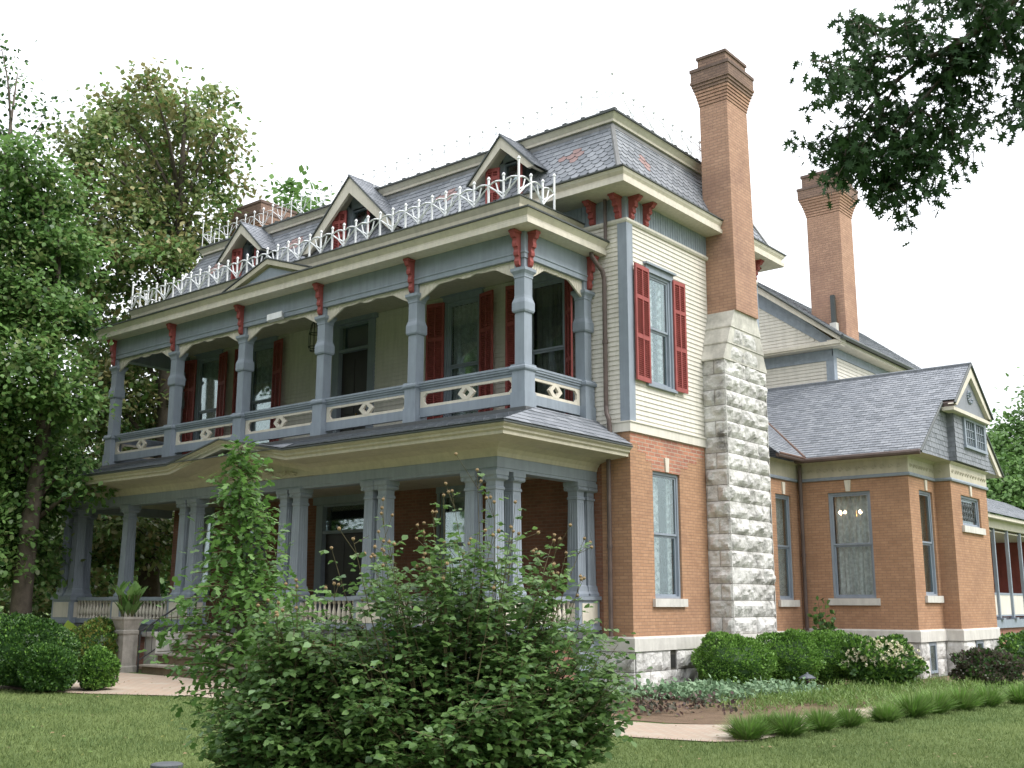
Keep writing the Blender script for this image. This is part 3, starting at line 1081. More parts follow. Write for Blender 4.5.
# upper porch windows
for q in (upF[0], upF[1], upF[3], upF[4]):
    fr = window(TF, *q, 'siding', case=.09, curtain='drape' if q is upF[0] else 'sheer', rec=.03)
    shutter(TF, q[0] - .05, .50, q[2] + .02, 8.97, -1, 12, parent=fr)
    shutter(TF, q[1] + .05, .50, q[2] + .02, 8.97, 1, 38 if q is upF[0] else 12, parent=fr)
for q in (lowF[0], lowF[2], lowF[3]):
    window(TF, *q, 'brick', case=.07, curtain='sheer', rec=.06, sill=None)


def door(t, a0, a1, h0, h1, transom, leafm):
    f = MB()
    f.lbox(t, a0 - .2, a0 + .04, h0, h1, -.1, .06); f.lbox(t, a1 - .04, a1 + .2, h0, h1, -.1, .06)
    f.lbox(t, a0 - .28, a1 + .28, h1 + .002, h1 + .2, -.02, .12)
    f.lbox(t, a0 + .04, a1 - .04, transom, transom + .08, -.1, .03)
    f.lbox(t, a0 + .04, a1 - .04, h1 - .05, h1, -.1, .03)
    d = f.build('door', blue, house)
    b = MB(); b.lbox(t, a0 + .041, a1 - .041, h0, transom - .001, -.14, -.09)
    mid = (a0 + a1) / 2
    for s in (-1, 1):
        c = mid + s * (a1 - a0) * .22
        b.lbox(t, c - .2, c + .2, h0 + .2, h0 + .9, -.088, -.07); b.lbox(t, c - .2, c + .2, h0 + 1.1, transom - .2, -.088, -.075)
    b.build('door_leaf', leafm, d)
    b = MB(); b.lbox(t, a0 + .041, a1 - .041, transom + .082, h1 - .051, -.1, -.08); b.build('transom_pane', glass, d)
    b = MB(); c = t(mid + .09, h0 + 1.05, -.04); b.lathe(c, [(.015, -.03), (.035, 0), (.015, .03)], 8); b.build('door_knob', paint('brass', (.5, .35, .12), .3, .1, 4, metal=1), d)


door(TF, *upF[2], 8.25, doorm)
door(TF, *lowF[1], 3.5, doorm)

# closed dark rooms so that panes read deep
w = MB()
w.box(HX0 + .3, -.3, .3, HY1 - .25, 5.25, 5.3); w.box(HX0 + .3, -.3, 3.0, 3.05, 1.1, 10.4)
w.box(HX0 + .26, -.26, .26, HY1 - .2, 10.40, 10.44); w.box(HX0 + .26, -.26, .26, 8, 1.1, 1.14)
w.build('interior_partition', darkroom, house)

# ================================================================== brick chimney on its rock-faced pier
ch = MB()
TC = T((0, 3.12, 0), (1, 0, 0), (0, -1, 0))           # pier front-facing face, a = x
TCS = T((.59, 0, 0), (0, 1, 0), (1, 0, 0))            # pier outer face, a = y
pier = MB()
pier.box(.005, .555, 3.155, 5.235, -.1, 7.34, 1)
courses(pier, T((0, 3.15, 0), (1, 0, 0), (0, -1, 0)), .0, .60, 1.1, 7.34, .367, lambda i, r: ([.30] if i % 2 == 0 else []), .0, .10, 21)
courses(pier, T((.56, 0, 0), (0, 1, 0), (1, 0, 0)), 3.13, 5.27, 1.1, 7.34, .367, lambda i, r: ([3.95 + r.uniform(-.1, .1), 4.75] if i % 2 else [4.2 + r.uniform(-.1, .1)]), .0, .11, 22)
courses(pier, T((0, 5.24, 0), (1, 0, 0), (0, 1, 0)), .0, .60, 1.1, 7.34, .367, lambda i, r: [], .0, .06, 23)
courses(pier, T((.60, 0, 0), (0, 1, 0), (1, 0, 0)), 3.08, 5.31, .0, .81, .4, lambda i, r: [3.8, 4.6], .0, .07, 24)
pier.box(.0, .60, 3.1, 5.29, -.1, .80, 1)
pobj = pier.build('stone_pier', [rock, mortar], house)
w = MB(); w.box(.0, .68, 3.04, 5.34, .812, 1.095); w.build('water_table', stonec, house)
# weathered offsets: three sloping tiers
w = MB()
zt = [7.34, 7.74, 8.14, 8.53]
for i in range(3):
    f0, f1 = i / 3, (i + 1) / 3
    def rect(f, z, lip=0):
        return (0, .59 + f * .13 + lip * .5, 3.12 + .38 * f - lip, 5.27 - .65 * f + lip, z)
    a = rect(f0, zt[i], .03); b = rect(f1, zt[i + 1] - .0, 0)
    lo = [(a[0], a[2], a[4]), (a[1], a[2], a[4]), (a[1], a[3], a[4]), (a[0], a[3], a[4])]
    hi = [(b[0], b[2], b[4]), (b[1], b[2], b[4]), (b[1], b[3], b[4]), (b[0], b[3], b[4])]
    w.hexa(lo + hi)
    w.hexa([(p[0], p[1], p[2] - .03) for p in lo] + [(p[0], p[1], p[2] - .001) for p in lo])
w.build('sloping_stone_cap', paint('weathered_limestone', (.58, .56, .51), .85, .4, 2.2, bump=.3), house)
w = MB()
TT = T((.60, 0, 0), (0, 1, 0), (1, 0, 0))
for i in range(3):
    f0, f1 = (i + .1) / 3, (i + .9) / 3
    zz0, zz1 = zt[i] + .02, zt[i + 1] - .02
    tt = T((.575 + .13 * (i + .5) / 3, 0, 0), (0, 1, 0), (1, 0, 0))
    if i < 2:
        rock_block(w, tt, 3.42 + .1 * i, 4.80 - .12 * i, zz0, zz1, .012, .06, 60 + i)
w.build('rock_panel', [rock, mortar], house)
w = MB()
CX0, CX1, CY0, CY1 = -.02, .73, 3.5, 4.55
w.hexa([(CX0, 3.5, 8.53), (.77, 3.5, 8.53), (.77, 4.63, 8.53), (CX0, 4.63, 8.53), (CX0, CY0, 13.86), (CX1, CY0, 13.86), (CX1, CY1, 13.86), (CX0, CY1, 13.86)])
n = 8
for i in range(n):     # corbelled cap, one course proud of the next
    e = .014 * (i + 1) + .0010 * i * i
    z = 13.86 + i * .08
    w.box(CX0 - e, CX1 + e, CY0 - e, CY1 + e, z + .012, z + .08, 2 if i > 4 else 0)
    w.box(CX0 - e + .03, CX1 + e - .03, CY0 - e + .03, CY1 + e - .03, z, z + .012)
z = 13.86 + n * .08
e = .145
w.box(CX0 - e, CX1 + e, CY0 - e, CY1 + e, z, z + .26, 2)
w.box(CX0 - e - .02, CX1 + e + .02, CY0 - e - .02, CY1 + e + .02, z + .26, z + .34, 1)
w.box(CX0 - .01, CX1 + .01, CY0 - .01, CY1 + .01, z + .34, z + .62, 2)
w.box(CX0 - .04, CX1 + .04, CY0 - .04, CY1 + .04, z + .62, z + .69, 1)
w.build('chimney', [brickch, paint('dark_weathered_brick', (.17, .12, .10), .9, .3, 5, bump=.3), brickcap], house)


def chimney2(x0, x1, y0, y1, z0, zc, sc=1):
    w = MB(); w.box(x0, x1, y0, y1, z0, zc)
    for i in range(7):
        e = (.02 * (i + 1) + .002 * i * i) * sc; z = zc + i * .085
        w.box(x0 - e, x1 + e, y0 - e, y1 + e, z + .012, z + .085)
        w.box(x0 - e + .03, x1 + e - .03, y0 - e + .03, y1 + e - .03, z, z + .012)
    z = zc + 7 * .085; e = .24 * sc
    w.box(x0 - e, x1 + e, y0 - e, y1 + e, z, z + .3, 2); w.box(x0 - e - .02, x1 + e + .02, y0 - e - .02, y1 + e + .02, z + .3, z + .38, 1)
    w.box(x0 - .07, x1 + .07, y0 - .07, y1 + .07, z + .38, z + .75, 2); w.box(x0 - .1, x1 + .1, y0 - .1, y1 + .1, z + .75, z + .84, 1)
    return w.build('chimney', [brickch, MATS['dark_weathered_brick'], brickcap], house)


chimney2(-1.46, -.36, 13.0, 14.0, 9.0, 14.02, .78)
chimney2(-18.4, -17.0, 3.2, 4.6, 9.0, 14.0, 1)

# ================================================================== downpipes
def pipe(pts, r=.05, name='downspout'):
    w = MB(); w.tube(pts, r, 10)
    for k in range(len(pts) - 1):
        a, b = Vector(pts[k]), Vector(pts[k + 1])
        if (a - b).length > 1.2:
            c = a.lerp(b, .5); w.tube([c - (b - a).normalized() * .04, c + (b - a).normalized() * .04], r * 1.25, 10)
    return w.build(name, copper, house, smooth=False)


pipe([(-.45, -.12, 10.45), (-.45, -.12, 9.5)], .04)
pipe([(-.62, -.42, 9.28), (-.62, -.42, 9.12), (-.58, -.30, 8.98), (-.52, -.16, 8.82), (-.5, -.12, 8.65), (-.5, -.12, 5.85), (-.46, -.16, 5.68), (-.40, -.17, 5.55), (-.38, -.17, 5.3), (-.38, -.17, 4.9)], .05)
pipe([(-.46, -.12, 4.72), (-.46, -.12, 1.1)], .05)
pipe([(.0 + .12, YW - .12, 5.35), (.12, YW - .12, 4.9), (.10, YW - .1, 1.1)], .05)

# ================================================================== PORCH, lower storey
PXR, PXL, PYF = -.85, -16.55, -3.28       # beam planes
FZ = 1.2
w = MB(); w.box(PXL - .1, PXR + .1, PYF - .12, -.0, FZ - .12, FZ)
w.build('porch_floor', porchfl, house)
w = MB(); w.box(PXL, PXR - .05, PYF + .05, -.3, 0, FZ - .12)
w.build('porch_base', brickred, house)
w = MB()
bp = [(PXR, -.02), (PXR, PYF), (PXL, PYF), (PXL, -.02)]
w.sweep(bp, [(-.28, 4.22), (.0, 4.22), (.0, 4.27), (.015, 4.28), (.015, 4.48), (-.28, 4.48)])
w.build('porch_beam', blue, house)
w = MB()
w.poly([(PXL, PYF, 4.45), (PXR, PYF, 4.45), (PXR, -.01, 4.45), (PXL, -.01, 4.45)])
w.build('porch_ceiling', cornc, house)
GL0, GL1, GLA, GZ = -10.35, -6.05, -8.3, 5.37         # front gable feet and apex
prof = [(-.28, 4.482), (.03, 4.482), (.05, 4.56), (.11, 4.64), (.30, 4.70), (.70, 4.73), (.82, 4.74), (.82, 4.80), (.86, 4.83), (.86, 4.87), (.92, 4.91), (.92, 4.93), (-.28, 4.95)]
w = MB()
w.sweep([(PXR, -.02), (PXR, PYF), (GL1 - .0, PYF)], prof)
w.sweep([(GL0 + .0, PYF), (PXL, PYF), (PXL, -.02)], prof)
# rising parts over the steps
for xa, xb in ((GL1, GLA), (GL0, GLA)):
    A = [(xa, PYF - o, z) for o, z in prof]; B = [(xb, PYF - o, z + (GZ - 4.93) * (1 if z > 4.5 else 1)) for o, z in prof]
    i = len(w.v); w.v += A + B; k = len(prof)
    for j in range(k):
        q = (j + 1) % k; w.f.append((i + j, i + q, i + k + q, i + k + j)); w.m.append(0)
w.build('porch_cornice', cornc, house)
w = MB()
w.prism(T((0, PYF + .05, 0), (1, 0, 0), (0, -1, 0)), [(GL0 - .1, 4.485), (GL1 + .1, 4.485), (GLA + .3, 5.0), (GLA - .3, 5.0)], 0, .1)
r = random.Random(5)
for k in range(60):      # carved leafwork in the little gable
    x = r.uniform(GL0 + .6, GL1 - .6); hmax = 4.5 + .42 * (1 - abs(x - GLA) / 2.0)
    z = r.uniform(4.53, max(4.56, hmax - .05))
    w.tube([(x, PYF - .05, z), (x + r.uniform(-.12, .12), PYF - .09, z + r.uniform(0, .06)), (x + r.uniform(-.2, .2), PYF - .06, z + r.uniform(-.05, .05))], [.03, .025, .012], 5)
w.build('gable_panel', cornc, house)
w = MB()
e1 = [(-.2, 4.952), (.92, 4.934), (.945, 4.935), (.945, 4.965), (-.2, 4.98)]
w.sweep([(PXR, -.02), (PXR, PYF), (GL1, PYF)], e1)
w.sweep([(GL0, PYF), (PXL, PYF), (PXL, -.02)], e1)
for xa, xb in ((GL1, GLA), (GL0, GLA)):
    A = [(xa, PYF - o, z) for o, z in e1]; B = [(xb, PYF - o, z + GZ - 4.93) for o, z in e1]
    i = len(w.v); w.v += A + B; k = len(e1)
    for j in range(k):
        q = (j + 1) % k; w.f.append((i + j, i + q, i + k + q, i + k + j)); w.m.append(0)
w.build('porch_eave_edge', gutter, house)
# slate skirt roof between cornice and balcony
ex0, ex1, ey = PXL - .93, PXR + .93, PYF - .93
bx0, bx1, by = -16.2, -.82, -2.14
ez, bz = 4.975, 5.56
w = MB()
L1 = math.hypot(by - ey, bz - ez)
slates(w, (ex0, ey, ez), (1, 0, 0), (0, by - ey, bz - ez), [(0, 0), (ex1 - ex0, 0), (bx1 - ex0, L1), (bx0 - ex0, L1)], .30, .19, lambda r: False, None, 31)
L2 = math.hypot(ex1 - bx1, bz - ez)
slates(w, (ex1, ey, ez), (0, 1, 0), (bx1 - ex1, 0, bz - ez), [(0, 0), (-.03 - ey, 0), (-.03 - ey, L2), (by - ey, L2)], .42, .2, lambda r: False, None, 32)
slates(w, (ex0, 0, ez), (0, -1, 0), (bx0 - ex0, 0, bz - ez), [(0, 0), (-ey, 0), (-by, L2), (0, L2)], .42, .2, lambda r: False, None, 33)
# little gable roof running back from the pediment
gzz = GZ + .03
yb_ = by
for s, xf in ((1, GL1), (-1, GL0)):
    w.poly([(xf, ey, ez + .015), (GLA, ey, gzz), (GLA, ey + 1.45, gzz + .01), (xf - s * .3, ey + .55, ez + .2)], 0)
w.build('porch_roof', SL, house)


def low_column(x, y, parent=house):
    b = MB()
    b.sqcol(x, y, [(.20, 1.905), (.20, 1.95), (.17, 2.0), (.155, 2.10), (.14, 2.12), (.118, 3.86), (.135, 3.87), (.135, 3.91), (.118, 3.93), (.118, 4.02), (.15, 4.06), (.15, 4.10), (.19, 4.14), (.19, 4.20), (.19, 4.222)])
    # scrolls of the capital
    for sx in (-1, 1):
        b.tube([(x + sx * .15, y - .17, 4.09), (x + sx * .15, y + .17, 4.09)], .045, 10)
    # flutes as raised fillets on the four faces
    for dx, dy in ((0, -1), (0, 1), (1, 0), (-1, 0)):
        for k in (-1, 0, 1):
            px = x + dx * .134 + (k * .07 if dx == 0 else 0); py = y + dy * .134 + (k * .07 if dy == 0 else 0)
            tx = x + dx * .115 + (k * .06 if dx == 0 else 0); ty = y + dy * .115 + (k * .06 if dy == 0 else 0)
            b.tube([(px, py, 2.2), (tx, ty, 3.80)], .014, 4)
    return b.build('column', blue, parent)


lowc = [(-1.02, -3.14), (-1.55, -3.14), (-1.02, -2.62), (-3.95, -3.14), (-4.35, -3.14), (-6.65, -3.14), (-7.1, -3.14), (-10.5, -3.14), (-10.95, -3.14), (-13.45, -3.14), (-15.92, -3.14), (-16.4, -3.14), (-16.4, -2.65)]
for x, y in lowc:
    low_column(x, y)
low_column(-1.02, -.16)
low_column(-1.02, -.52)


def pedestal(x0, x1, y0, y1):
    b = MB(); zb = gz((x0 + x1) / 2, 0)
    b.box(x0, x1, y0, y1, zb, 1.82); b.box(x0 - .04, x1 + .04, y0 - .04, y1 + .04, 1.822, 1.90)
    b.box(x0 - .03, x1 + .03, y0 - .03, y1 + .03, 1.22, 1.30)
    b.box(x0 + .1, x1 - .1, y0 - .015, y0 - .001, 1.36, 1.76, 1)
    b.box(x1 + .001, x1 + .015, y0 + .1, y1 - .1, 1.36, 1.76, 1)
    return b.build('pedestal', [blue, trimc], house)


peds = [(-1.80, -.80, -3.36, -2.42), (-4.6, -3.7, -3.36, -2.92), (-7.35, -6.4, -3.36, -2.92), (-11.2, -10.25, -3.36, -2.92), (-13.7, -13.2, -3.36, -2.92), (-16.64, -15.68, -3.36, -2.42), (-1.25, -.80, -.75, -.02)]
for p in peds:
    pedestal(*p)


def low_balustrade(p, q):
    p = Vector(p); q = Vector(q); d = (q - p); L = d.length; u = d.normalized(); n = Vector((-u.y, u.x, 0))
    t = T((p.x, p.y, 0), (u.x, u.y, 0), (n.x, n.y, 0))
    b = MB(); b.lbox(t, 0, L, 1.80, 1.89, -.08, .08); b.lbox(t, 0, L, 1.22, 1.34, -.07, .07)
    o = b.build('balustrade', blue, house)
    b = MB(); k = max(2, int(L / .145))
    for i in range(k):
        c = t((i + .5) * L / k, 1.34)
        b.lathe(c, [(.04, 0), (.04, .05), (.022, .07), (.045, .14), (.048, .20), (.025, .33), (.02, .38), (.04, .41), (.04, .46)], 8)
    b.build('baluster_row', trimc, o)


for a, b in ((-1.8, -3.7), (-4.6, -6.4), (-11.2, -13.2), (-13.7, -15.68)):
    low_balustrade((a, -3.14, 0), (b, -3.14, 0))
low_balustrade((-1.02, -2.42, 0), (-1.02, -.75, 0))
low_balustrade((-16.4, -2.42, 0), (-16.4, -.1, 0))
w = MB()
w.box(PXL - .02, -11.2, PYF - .1, PYF - .02, .98, 1.2); w.box(-6.4, PXR + .1, PYF - .1, PYF - .02, .98, 1.2)
w.build('porch_skirt_board', blue, house)
# steps
w = MB()
for i in range(4):
    w.box(-9.6, -7.15, -4.95 + i * .38, -3.35, .20 + i * .22, .38 + i * .22 - .0, 1)
    w.box(-9.64, -7.11, -5.0 + i * .38, -3.35, .382 + i * .22, .42 + i * .22, 0)
w.build('porch_steps', [stepm, stepr], house)
w = MB()
w.box(-10.1, -9.66, -4.6, -3.42, 0, 1.0); w.box(-10.15, -9.65, -4.65, -3.4, 1.002, 1.1)
w.build('step_side_wall', stonec, house)

# ================================================================== PORCH, upper storey
UY, UXR, UXL = -2.3, -.98, -16.02
w = MB(); w.box(UXL - .2, UXR + .2, UY - .2, -.03, 5.42, 5.55)
w.build('balcony_floor', porchfl, house)


def up_column(x, y, wall=False):
    b = MB()
    b.sqcol(x, y, [(.185, 5.5), (.185, 5.86), (.165, 5.865), (.165, 6.30), (.19, 6.305), (.205, 6.33), (.205, 6.37), (.185, 6.40), (.185, 6.425), (.122, 6.43),
                   (.122, 7.50), (.150, 7.505), (.165, 7.54), (.165, 7.70), (.155, 7.74), (.135, 7.80), (.128, 7.86), (.128, 8.22), (.14, 8.225), (.14, 8.26), (.15, 8.30), (.19, 8.36), (.19, 8.42), (.13, 8.425), (.13, 8.62)])
    return b.build('column', blue, house)


ucx = [-1.0, -4.0, -7.02, -10.05, -13.03, -15.98]
for x in ucx:
    up_column(x, UY)
up_column(-1.0, -.22)
up_column(-15.98, -.22)


def up_balustrade(p, q):
    p = Vector(p); q = Vector(q); u = (q - p).normalized(); n = Vector((-u.y, u.x, 0)); L = (q - p).length
    t = T((p.x, p.y, 0), (u.x, u.y, 0), (n.x, n.y, 0))
    b = MB()
    b.lbox(t, 0, L, 6.285, 6.33, -.06, .06); b.lbox(t, 0, L, 6.332, 6.375, -.085, .085); b.lbox(t, 0, L, 6.377, 6.42, -.10, .10)
    b.lbox(t, 0, L, 6.22, 6.283, -.035, .035)
    b.lbox(t, 0, L, 5.66, 5.86, -.04, .04)
    o = b.build('balustrade', blue, house)
    # cream panel with the long cut-out and the diamond
    b = MB()
    a0, a1, h0, h1 = .02, L - .02, 5.862, 6.218
    i0, i1, k0, k1 = .12, L - .12, 5.92, 6.165; c = .07
    d = .028
    hole = [(i0 + c, k0), (i1 - c, k0), (i1, k0 + c), (i1, k1 - c), (i1 - c, k1), (i0 + c, k1), (i0, k1 - c), (i0, k0 + c)]
    def pr(pts): b.prism(t, pts, -d, d)
    pr([(a0, h0), (a1, h0), hole[1], hole[0]]); pr([hole[5], hole[4], (a1, h1), (a0, h1)])
    pr([(a0, h0), hole[0], hole[7], hole[6], hole[5], (a0, h1)]); pr([(a1, h0), (a1, h1), hole[4], hole[3], hole[2], hole[1]])
    m = L / 2; hc = (k0 + k1) / 2; hh = (k1 - k0) / 2
    ro, ri = min(.23, L * .16), .10
    O = [(m - ro, hc), (m - ro * .35, k0 - .02), (m + ro * .35, k0 - .02), (m + ro, hc), (m + ro * .35, k1 + .02), (m - ro * .35, k1 + .02)]
    I = [(m - ri, hc), (m, k0 + .025), (m, k0 + .025), (m + ri, hc), (m, k1 - .025), (m, k1 - .025)]
    for j in range(6):
        q_ = (j + 1) % 6
        pts = [O[j], O[q_], I[q_], I[j]]
        pts = [p_ for n_, p_ in enumerate(pts) if p_ not in pts[:n_]]
        b.prism(t, pts, -d - .004, d + .004)
    b.build('cutout_panel', trimc, o)


for a, b in zip(ucx, ucx[1:]):
    up_balustrade((a - .165, UY, 0), (b + .165, UY, 0))
up_balustrade((-1.0, -.39, 0), (-1.0, UY + .165, 0))
up_balustrade((-15.98, UY + .165, 0), (-15.98, -.39, 0))

ub = [(UXR + .13, -.03), (UXR + .13, UY - .15), (UXL - .13, UY - .15), (UXL - .13, -.03)]
ub[0:0] = []
w = MB()
w.sweep(ub, [(-.28, 8.625), (.0, 8.625), (.0, 8.72), (.018, 8.735), (.018, 8.76), (.0, 8.77), (.0, 9.18), (-.28, 9.18)])
w.build('balcony_beam', blue, house)
w = MB(); w.poly([(UXL, UY, 9.12), (UXR, UY, 9.12), (UXR, -.02, 9.12), (UXL, -.02, 9.12)]); w.build('balcony_ceiling', cornc, house)
w = MB()
w.sweep(ub, [(-.28, 9.182), (.02, 9.182), (.30, 9.20), (.36, 9.20), (.36, 9.29), (.33, 9.31), (.33, 9.36), (.38, 9.42), (.42, 9.47), (-.28, 9.49)], 1, 1.0)
w.build('balcony_cornice', trimc, house)
w = MB()
w.sweep(ub, [(-.3, 9.492), (.42, 9.475), (.45, 9.48), (.45, 9.51), (-.1, 9.62), (-.3, 9.62)])
# raised gutter box edge
w.build('balcony_eave_edge', gutter, house)
w = MB()
gb = [(-1.22, -.03), (-1.22, -2.18), (-15.5, -2.18), (-15.5, -.03)]
w.sweep(gb, [(-.4, 9.56), (.06, 9.56), (.06, 9.78), (.09, 9.82), (.09, 9.90), (.13, 9.98), (.15, 10.03), (-.4, 10.03)])
w.build('parapet', cornc, house)
w = MB(); w.sweep(gb, [(-.4, 10.032), (.15, 10.032), (.17, 10.035), (.17, 10.06), (-.4, 10.07)])
w.box(-15.3, -1.4, -2.0, -.05, 10.0, 10.06)
w.build('parapet_edge', gutter, house)
cresting([(-1.14, -1.05), (-1.14, -2.28), (-15.58, -2.28), (-15.58, -.5)], 10.07, .58, .415, endh=1.45, fat=1.2)

# small pediment on the balcony cornice
w = MB()
A, B, AP = -10.25, -7.05, -8.63
tp = T((0, UY - .15, 0), (1, 0, 0), (0, -1, 0))
w.prism(tp, [(A, 9.495), (B, 9.495), (AP, 10.02)], -.3, .30)
for p, q in (((A - .12, 9.49), (AP, 10.06)), ((B + .12, 9.49), (AP, 10.06))):
    dx = -.0
    w.prism(tp, [p, (p[0] + (.35 if p[0] < AP else -.35), 9.49), (q[0], q[1] - .13), q], .30, .42)
w.prism(tp, [(A + .3, 9.492), (B - .3, 9.492), (B - .52, 9.55), (A + .52, 9.55)], .30, .38)
w.build('pediment', cornc, house)
w = MB(); w.prism(tp, [(A + .62, 9.555), (B - .62, 9.555), (AP, 9.86)], .30, .33); w.build('pediment_panel', blue, house)
w = MB()
for p in ((A - .14, 9.50), (B + .14, 9.50)):
    q = (AP, 10.07); w.prism(tp, [p, (p[0], p[1] + .03), (q[0], q[1] + .03), q], -.5, .44)
w.build('pediment_edge', gutter, house)

for x in ucx:
    bracket(x, UY - .16, 9.18, .74, .22, .115, (0, -1, 0))
bracket(-1.0 + .14, UY + .02, 9.18, .74, .22, .115, (1, 0, 0))
bracket(-1.0 + .14, -.20, 9.18, .74, .22, .115, (1, 0, 0))


def valance(p, q):
    """scalloped cream board with carved leaf grooves hung under the beam"""
    p = Vector(p); q = Vector(q); u = (q - p).normalized(); n = Vector((-u.y, u.x, 0)); L = (q - p).length
    t = T((p.x, p.y, 0), (u.x, u.y, 0), (n.x, n.y, 0))
    N = 40; pts = []
    for i in range(N + 1):
        f = i / N; e = min(f, 1 - f) * L
        dep = .055 + .30 * max(0, 1 - e / (.33 * min(L, 2.2))) ** 1.5
        dep += .030 * abs(math.sin(PI * f * (5 if L > 1.9 else 4)))
        if .44 < f < .56: dep += .02
        pts.append((f * L, 8.62 - dep))
    b = MB(); d = .022
    for (a, b1), (c, d1) in zip(pts, pts[1:]):
        b.prism(t, [(a, b1), (c, d1), (c, 8.622), (a, 8.622)], -d, d)
    for i in range(2, N - 1, 2):          # raised veins
        a, h = pts[i]; s = 1 if a < L / 2 else -1
        if 8.62 - h > .08:
            b.tube([t(a, h + .02, d + .004), t(a + s * .05, 8.60, d + .004)], .008, 4)
    b.build('valance', trimc, house)


for a, b in zip(ucx, ucx[1:]):
    valance((a - .14, UY - .05, 0), (b + .14, UY - .05, 0))
valance((-.95, -.36, 0), (-.95, UY + .14, 0))

# ================================================================== dormers
def dormer(cx, hw, zf, za, yf, small=True):
    """steep gabled dormer: foot of the rake at zf, apex za, front plane yf"""
    t = T((cx, yf, 0), (1, 0, 0), (0, -1, 0))
    sl = (za - zf) / hw
    b = MB()        # rake boards
    wd = .20 if small else .30
    for s in (-1, 1):
        b.prism(t, [(s * hw, zf), (0, za), (0, za - wd * 1.45), (s * (hw - wd * .9), zf)] if s > 0 else [(s * hw, zf), (s * (hw - wd * .9), zf), (0, za - wd * 1.45), (0, za)], -.02, .06)
        # soffit return behind the board
        b.prism(t, [(s * (hw - .02), zf), (0, za - .02), (0, za - .09), (s * (hw - .11), zf)], -.36, -.021)
    d = b.build('dormer', trimc, house)
    b = MB()
    L = math.hypot(hw + .06, za - zf + .02)
    run = 1.05 if small else 1.5
    for s in (-1, 1):
        o = Vector((cx + s * (hw + .05), yf - .09, zf + .0))
        slates(b, o, (0, 1, 0), Vector((-s * (hw + .05), 0, za - zf + .03)), [(0, 0), (.55, 0), (run, L), (0, L)], .20, .12, lambda r: False, None, int(abs(cx * 10)) + s)
        b.prism(T((cx, 0, 0), (0, 1, 0), (0, 0, 0)), [(0, 0)] * 0 or [(yf, zf)] * 0 or [(yf - .1, 0), (yf, 0), (yf, .001)], 0, 0) if False else None
    b.tube([(cx, yf - .1, za + .045), (cx, yf + run, za + .045)], .03, 6, 2)
    b.build('dormer_roof', SL, d)
    b = MB()
    for s in (-1, 1):
        b.prism(t, [(s * (hw + .03), zf - .02), (s * (hw + .03), zf + .025), (0, za + .045), (0, za + .0)], .061, .10)
    b.build('dormer_eave_edge', gutter, d)
    # wall with window
    wz0 = 10.85; ww = .26 if small else .36; wt = za - (.46 if small else .72)
    b = MB(); bw = ww + .16
    hz = za - (bw) * sl - .05
    b.prism(t, [(-bw, wz0), (-ww, wz0), (-ww, min(wt, za - ww * sl - .1)), (-bw, max(wz0 + .1, hz))], -.42, -.36)
    b.prism(t, [(ww, wz0), (bw, wz0), (bw, max(wz0 + .1, hz)), (ww, min(wt, za - ww * sl - .1))], -.42, -.36)
    b.prism(t, [(-ww, wt - .05), (ww, wt - .05), (ww, za - ww * sl - .05), (0, za - .06), (-ww, za - ww * sl - .05)], -.42, -.36)
    if not small:
        b.prism(t, [(bw, wz0), (hw - .25, wz0), (bw, hz)], -.42, -.38); b.prism(t, [(-bw, wz0), (-bw, hz), (-hw + .25, wz0)], -.42, -.38)
    for s in (-1, 1):
        b.box(cx + s * bw - .02, cx + s * bw + .02, yf + .36, yf + 1.0, wz0, max(wz0 + .3, za - bw * sl - .06))
    b.build('dormer_wall', blued, d)
    b = MB()
    b.lbox(t, -ww, -ww + .06, wz0, wt, -.44, -.35); b.lbox(t, ww - .06, ww, wz0, wt, -.44, -.35)
    b.lbox(t, -ww + .06, ww - .06, (wz0 + wt) / 2, (wz0 + wt) / 2 + .05, -.44, -.37); b.lbox(t, -ww + .06, ww - .06, wt - .07, wt, -.44, -.36)
    b.build('window_frame', blue, d)
    b = MB(); b.lbox(t, -ww + .05, ww - .05, wz0, wt - .06, -.43, -.42); b.build('pane', glass, d)
    b = MB(); b.lbox(t, -ww, ww, wz0, wt, -.62, -.6); b.build('dark_room_panel', darkroom, d)  # near-black sheet stands for the dark room behind the pane
    sw = .36 if small else .44
    sz1 = (za - .42) if small else (za - .62)
    shutter(t, -ww + .02, sw, wz0 - .02, sz1 - (.16 if not small else .20), -1, 14, d=-.22 if small else -.2, parent=d)
    shutter(t, ww - .02, sw, wz0 - .02, sz1 - .05, 1, 38, d=-.33, parent=d)
    return d


dormer(-2.90, .98, 11.42, 12.40, -.72)
dormer(-8.12, 1.80, 10.98, 12.76, -.66, small=False)
dormer(-12.62, 1.02, 11.50, 12.47, -.72)

# ================================================================== SIDE WING
w = MB()
WF = [(.80, 1.92, 1.90, 4.58)]
WS = [(8.80, 9.80, 1.97, 4.60)]
BS = [(10.78, 12.42, 3.79, 4.60)]
Z0, Z1w = 1.15, 4.93
holewall(w, TWF, -.1, XW, Z0, Z1w, WF)
holewall(w, TWS, YW, YB + .2, Z0, Z1w, WS)
holewall(w, TBF, XW, XB, Z0, Z1w, [], .2)
holewall(w, TBS, YB, YB1, Z0, Z1w, BS)
holewall(w, T((0, YB1, 0), (1, 0, 0), (0, 1, 0)), -2, XB, Z0, Z1w, [], .2)
w.build('wing_wall', brickm, house)
wp = [(XB - .5, YB1), (XB, YB1), (XB, YB), (XW, YB), (XW, YW), (.0, YW), (.0, 6.12)]
wp2 = wp[1:-1]
w = MB(); w.sweep(wp2, [(-.02, .86), (.06, .86), (.06, 1.11), (.04, 1.15), (-.02, 1.15)]); w.build('wing_water_table', stonec, house)
w = MB()
